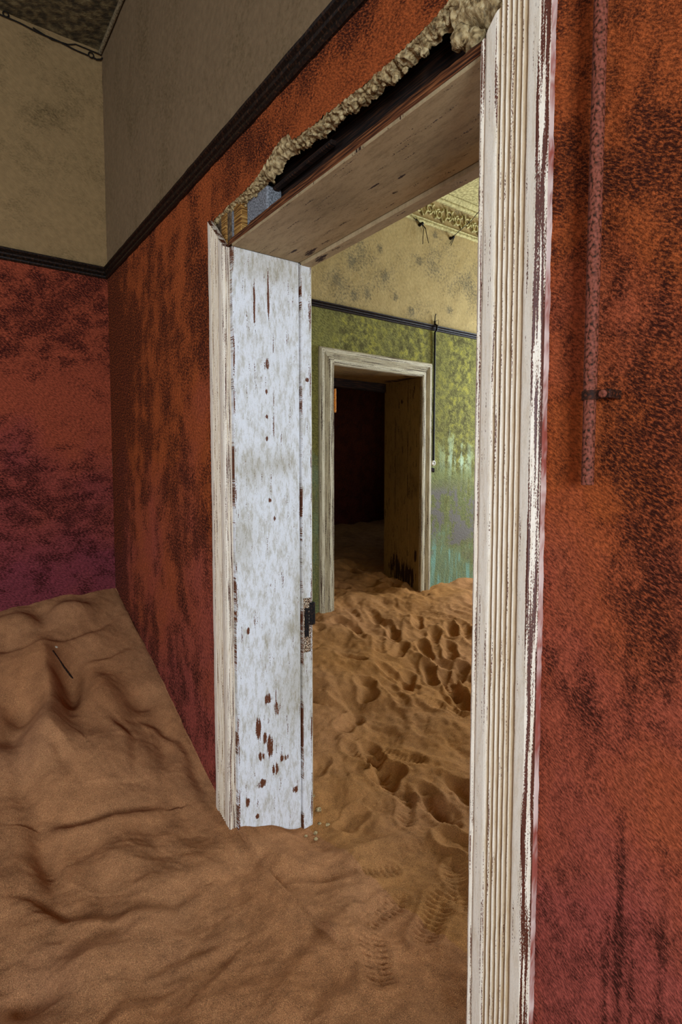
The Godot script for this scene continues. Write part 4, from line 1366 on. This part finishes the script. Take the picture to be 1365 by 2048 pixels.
func pipes_and_wires() -> void:
	# red pipe by the near casing
	var px := FX - 0.030
	var pz := -0.519
	var d := root("pipe", "rusty red painted pipe ending halfway down the wall right of the doorway", "pipe")
	var b := MB.new()
	b.tube(PackedVector3Array([Vector3(px, 3.6, pz), Vector3(px, 2.4, pz), Vector3(px, 1.43, pz)]), 0.0105, 20)
	put("upper_tube", b, M.red_pipe, d)
	b = MB.new()
	b.tube(PackedVector3Array([Vector3(px, 1.44, pz), Vector3(px, 1.283, pz)]), 0.0098, 20)
	put("lower_tube", b, M.red_pipe, d)
	b = MB.new()
	b.lathe(Vector3(px, 1.419, pz), Vector3.UP, [Vector2(0.0105, 0), Vector2(0.0125, 0.0005), Vector2(0.0125, 0.0145), Vector2(0.0105, 0.015)], 20)
	b.hull_box([Vector3(px - 0.003, 1.4195, pz + 0.009), Vector3(px + 0.001, 1.4335, pz + 0.035)], 0.001)
	b.hull_box([Vector3(px, 1.4195, pz + 0.031), Vector3(FX + 0.005, 1.4335, pz + 0.035)], 0.001)
	var cl := put("clamp", b, M.clamp, d)
	tag(cl, "dark iron strap clamp")
	b = MB.new()
	b.lathe(Vector3(px - 0.003, 1.4265, pz + 0.024), Vector3.LEFT, [Vector2(0.0065, 0), Vector2(0.0065, 0.003), Vector2(0.005, 0.0045), Vector2(0, 0.005)], 14)
	put("screw", b, M.red_pipe, cl)
	b = MB.new()
	b.tube(PackedVector3Array([Vector3(px, 2.35, pz), Vector3(FX + 0.01, 2.35, pz)]), 0.005, 8)
	put("bracket", b, M.red_pipe, d)

	# black conduit and switch by the second doorway
	d = root("conduit", "thin black conduit running down the green wall beside the second doorway", "conduit")
	b = MB.new()
	b.tube(PackedVector3Array([Vector3(3.553, 2.60, ZN + 0.012), Vector3(3.553, 2.572, ZN + 0.014), Vector3(3.555, 2.558, ZN + 0.035), Vector3(3.556, 2.522, ZN + 0.034), Vector3(3.554, 2.505, ZN + 0.014), Vector3(3.554, 1.93, ZN + 0.012), Vector3(3.555, 1.42, ZN + 0.012)]), 0.0088, 12)
	put("tube", b, M.iron, d)
	b = MB.new()
	b.tube(PackedVector3Array([Vector3(3.553, 2.60, ZN + 0.012), Vector3(3.552, 2.64, ZN + 0.016), Vector3(3.548, 2.655, ZN + 0.03)]), 0.004, 8)
	put("cut_end", b, M.iron, d)
	b = MB.new()
	b.tube(PackedVector3Array([Vector3(3.560, 2.60, ZN + 0.015), Vector3(3.578, 2.612, ZN + 0.03), Vector3(3.588, 2.585, ZN + 0.02), Vector3(3.583, 2.565, ZN + 0.02)]), 0.002, 6)
	put("loose_strand", b, M.wire, d)
	d = root("light_switch", "round white porcelain switch base at the lower end of the black conduit", "switch")
	var so := Vector3(3.557, 1.398, ZN)
	b = MB.new()
	b.lathe(so, Vector3.BACK, [Vector2(0.024, -0.005), Vector2(0.024, 0.010), Vector2(0.022, 0.014), Vector2(0.016, 0.016), Vector2(0.014, 0.013), Vector2(0.006, 0.013), Vector2(0, 0.013)], 24)
	put("base", b, M.porcelain, d)
	for o in [Vector3(-0.008, 0.006, 0.014), Vector3(0.009, 0.004, 0.014), Vector3(0.001, -0.009, 0.014)]:
		b = MB.new()
		b.lathe(so + o, Vector3.BACK, [Vector2(0.0036, 0), Vector2(0.003, 0.003), Vector2(0, 0.0034)], 10)
		put("terminal", b, M.iron, d)
	d = root("wall_plug", "dark broken wooden plug in the green wall under the porcelain switch", "plug")
	b = MB.new()
	b.hull_box([Vector3(3.536, 1.325, ZN - 0.01), Vector3(3.556, 1.358, ZN + 0.012)], 0.004)
	put("stub", b, M.dark_wood, d)
	b = MB.new()
	b.hull_box([Vector3(3.558, 1.318, ZN - 0.01), Vector3(3.574, 1.356, ZN + 0.010)], 0.004)
	put("stub", b, M.dark_wood, d)

	# wires
	var zc := ZN + 0.012
	b = MB.new()
	var path := PackedVector3Array()
	for i in 15:
		var t := i / 14.0
		path.append(Vector3(lerpf(0.30, 0.828, t), lerpf(3.672, 3.634, t) - 0.010 * sin(t * 9.0) * sin(t * 9.0) * 0.5, zc + 0.004))
	b.tube(path, 0.0036, 6)
	put("wire", b, M.wire, self, "long dark wire strung along the top of the crimson far wall under the ceiling", "wire")
	d = root("wire_hook", "looped wire hook in the ceiling corner where the two cream walls meet", "hook")
	b = MB.new()
	path = PackedVector3Array()
	for i in 13:
		var an := TAU * i / 12.0
		path.append(Vector3(0.838 + 0.014 * cos(an), 3.640 + 0.014 * sin(an), zc + 0.006))
	b.tube(path, 0.0036, 6, false)
	put("loop", b, M.wire, d)
	b = MB.new()
	b.tube(PackedVector3Array([Vector3(0.850, 3.632, zc + 0.004), Vector3(0.868, 3.628, zc + 0.006), Vector3(0.888, 3.634, zc + 0.010), Vector3(0.897, 3.645, zc + 0.012)]), 0.0045, 6)
	put("tail", b, M.wire, d)
	d = root("ring_hook", "small round wire ring at the left end of the wire near the ceiling", "hook")
	b = MB.new()
	path = PackedVector3Array()
	for i in 13:
		var an := TAU * i / 12.0
		path.append(Vector3(0.425 + 0.013 * cos(an), 3.672 + 0.013 * sin(an), zc + 0.006))
	b.tube(path, 0.0036, 6, false)
	put("ring", b, M.wire, d)
	b = MB.new()
	b.tube(PackedVector3Array([Vector3(0.55, 3.664, zc), Vector3(0.64, 3.640, zc + 0.004), Vector3(0.72, 3.648, zc + 0.004), Vector3(0.76, 3.668, zc), Vector3(0.895, 3.662, zc + 0.008)]), 0.003, 6)
	put("wire", b, M.wire, self, "short sagging wire just above the long one by the ceiling corner", "wire")
	b = MB.new()
	b.tube(PackedVector3Array([Vector3(FX - 0.014, CEIL - 0.018, ZN + 0.02), Vector3(FX - 0.016, CEIL - 0.020, -2.6), Vector3(FX - 0.014, CEIL - 0.018, -1.0)]), 0.011, 10)
	put("cable_tube", b, M.plaster_tube, self, "plaster covered cable tube in the angle of the ceiling above the black rail", "tube")
	# hooks and hanging wires on the cream wall of the green room
	for q in [[Vector3(3.375, 3.352, ZN), "cut wires hanging from the left hook under the plaster cornice", [Vector3(0.012, -0.16, 0.03), Vector3(0.05, -0.12, 0.05), Vector3(0.06, -0.15, 0.05)]], [Vector3(3.742, 3.330, ZN), "cut wires hanging from the right hook under the plaster cornice", [Vector3(-0.06, -0.075, 0.05), Vector3(-0.045, -0.085, 0.05)]]]:
		d = root("hanging_wire", q[1], "wire")
		b = MB.new()
		b.lathe(q[0], Vector3.BACK, [Vector2(0.014, -0.004), Vector2(0.014, 0.012), Vector2(0.009, 0.018), Vector2(0.009, 0.026), Vector2(0.013, 0.032), Vector2(0.011, 0.042), Vector2(0, 0.044)], 12)
		put("insulator", b, M.iron, d)
		for o in q[2]:
			b = MB.new()
			var s: Vector3 = q[0] + Vector3(0, 0, 0.03)
			var e: Vector3 = q[0] + o
			b.tube(PackedVector3Array([s, s.lerp(e, 0.35) + Vector3(0.004, 0.006, 0.012), s.lerp(e, 0.7) + Vector3(-0.003, 0, 0.008), e]), 0.0028, 6)
			put("strand", b, M.wire, d)
	b = MB.new()
	b.tube(PackedVector3Array([Vector3(3.742, 3.335, ZN + 0.035), Vector3(3.83, 3.42, ZN + 0.06), Vector3(3.92, 3.50, ZN + 0.08), Vector3(3.99, 3.60, ZN + 0.12), Vector3(4.15, 3.62, ZN + 0.16)]), 0.003, 6)
	put("wire", b, M.wire, self, "dark wire slanting up across the plaster cornice of the green room", "wire")
	b = MB.new()
	b.tube(PackedVector3Array([Vector3(3.292, 3.385, ZN + 0.02), Vector3(3.300, 3.365, ZN + 0.03), Vector3(3.318, 3.362, ZN + 0.025), Vector3(3.318, 3.382, ZN + 0.02), Vector3(3.35, 3.362, ZN + 0.02), Vector3(3.372, 3.352, ZN + 0.03)]), 0.003, 6)
	put("wire", b, M.wire, self, "little curled wire left of the hooks under the plaster cornice", "wire")


func cornice() -> void:
	var d := root("trim_4", "cream plaster cornice with a scrolled frieze at the ceiling of the green room", "cornice", "structure")
	var lo := [Vector2(0, 0), Vector2(0, 0.012), Vector2(0.008, 0.020), Vector2(0.018, 0.020), Vector2(0.022, 0.013), Vector2(0.03, 0.013), Vector2(0.036, 0.022), Vector2(0.042, 0.013), Vector2(0.045, 0)]
	var b := MB.new()
	sweep(b, lo, Vector3(BX, 3.372, ZN), Vector3.RIGHT, XE - BX, Vector3.UP, Vector3.BACK, 0, 0, 20, false)
	put("lower_moulding", b, M.cream_flat, d)
	var hi := [Vector2(0, 0), Vector2(0, 0.02), Vector2(0.010, 0.03), Vector2(0.02, 0.03), Vector2(0.026, 0.022), Vector2(0.034, 0.030), Vector2(0.046, 0.05), Vector2(0.06, 0.058), Vector2(0.066, 0.05), Vector2(0.08, 0.06), Vector2(0.08, 0)]
	b = MB.new()
	sweep(b, hi, Vector3(BX, 3.590, ZN), Vector3.RIGHT, XE - BX, Vector3.UP, Vector3.BACK, 0, 0, 20, false)
	put("upper_moulding", b, M.cream_flat, d)
	var mesh_a: ArrayMesh
	for k in 14:
		var x := 3.02 + k * 0.115
		if mesh_a == null:
			b = MB.new()
			var path := PackedVector3Array()
			for i in 26:
				var t := i / 25.0
				var r := 0.045 * (1.0 - 0.8 * t)
				var an := -PI * 0.5 + t * TAU * 1.35
				path.append(Vector3(r * cos(an), r * sin(an) + 0.012 * (1.0 - t), 0.004))
			b.tube(path, 0.0075, 7, true, 0.15)
			for q in [[0.055, 0.045, 0.7], [0.058, -0.02, -0.5], [-0.045, 0.055, 2.3], [-0.05, -0.045, 3.9]]:
				var pp := PackedVector3Array()
				for i in 6:
					var t := i / 5.0
					pp.append(Vector3(q[0] * (0.55 + 0.45 * t), q[1] * (0.5 + 0.6 * t) + 0.012 * sin(t * PI), 0.004 + 0.006 * sin(t * PI)))
				b.tube(pp, 0.0085, 6, true, 0.3)
			mesh_a = b.mesh()
		var o := MeshInstance3D.new()
		o.name = "scroll"
		o.mesh = mesh_a
		o.material_override = M.cream_flat
		o.position = Vector3(x, 3.500, ZN + 0.002)
		if k % 2 == 1:
			o.rotation.z = PI
		d.add_child(o, true)


func crumbs() -> void:
	var cr := nz(26.0, 301, 3)
	rng.seed = 12
	var at := [Vector3(1.245, 0, -1.95), Vector3(1.26, 0, -2.02), Vector3(1.27, 0, -2.10), Vector3(1.25, 0, -2.06), Vector3(1.28, 0, -1.93), Vector3(1.30, 0, -2.00), Vector3(1.245, 0, -1.87), Vector3(1.265, 0, -1.84), Vector3(1.16, 0, -1.84), Vector3(1.18, 0, -1.80), Vector3(1.20, 0, -1.83)]
	for q in at:
		var r := rng.randf_range(0.006, 0.013)
		var y := ground(q.x, q.z)
		var b := MB.new()
		b.lump(Vector3(q.x, y + r * 0.35, q.z), Vector3(r * 1.2, r * 0.8, r), cr, 0.35, 10, 7)
		put("plaster_crumb", b, M.rubble, self, "small pale crumb of plaster lying in the sand at the foot of the white jamb", "rubble", "plaster crumbs by the jamb")
	var b := MB.new()
	var p := Vector3(0.47, 0, -3.06)
	var q := Vector3(0.545, 0, -2.99)
	b.tube(PackedVector3Array([Vector3(p.x, ground(p.x, p.z) + 0.006, p.z), Vector3(0.51, ground(0.51, -3.02) + 0.008, -3.02), Vector3(q.x, ground(q.x, q.z) + 0.004, q.z)]), 0.004, 7)
	put("twig", b, M.dark_wood, self, "dark twig lying on the sand heap below the crimson wall", "twig")
	b = MB.new()
	b.lump(Vector3(0.49, ground(0.49, -3.10) + 0.004, -3.10), Vector3(0.011, 0.007, 0.009), cr, 0.25, 10, 7)
	put("pebble", b, M.porcelain, self, "single white pebble beside the twig on the sand heap", "pebble")


func ground(x: float, z: float) -> float:
	if sand_h.is_empty():
		return 0.0
	var i := clampi(sand_x.bsearch(x), 0, sand_x.size() - 1)
	var j := clampi(sand_z.bsearch(z), 0, sand_z.size() - 1)
	return sand_h[j * sand_x.size() + i]
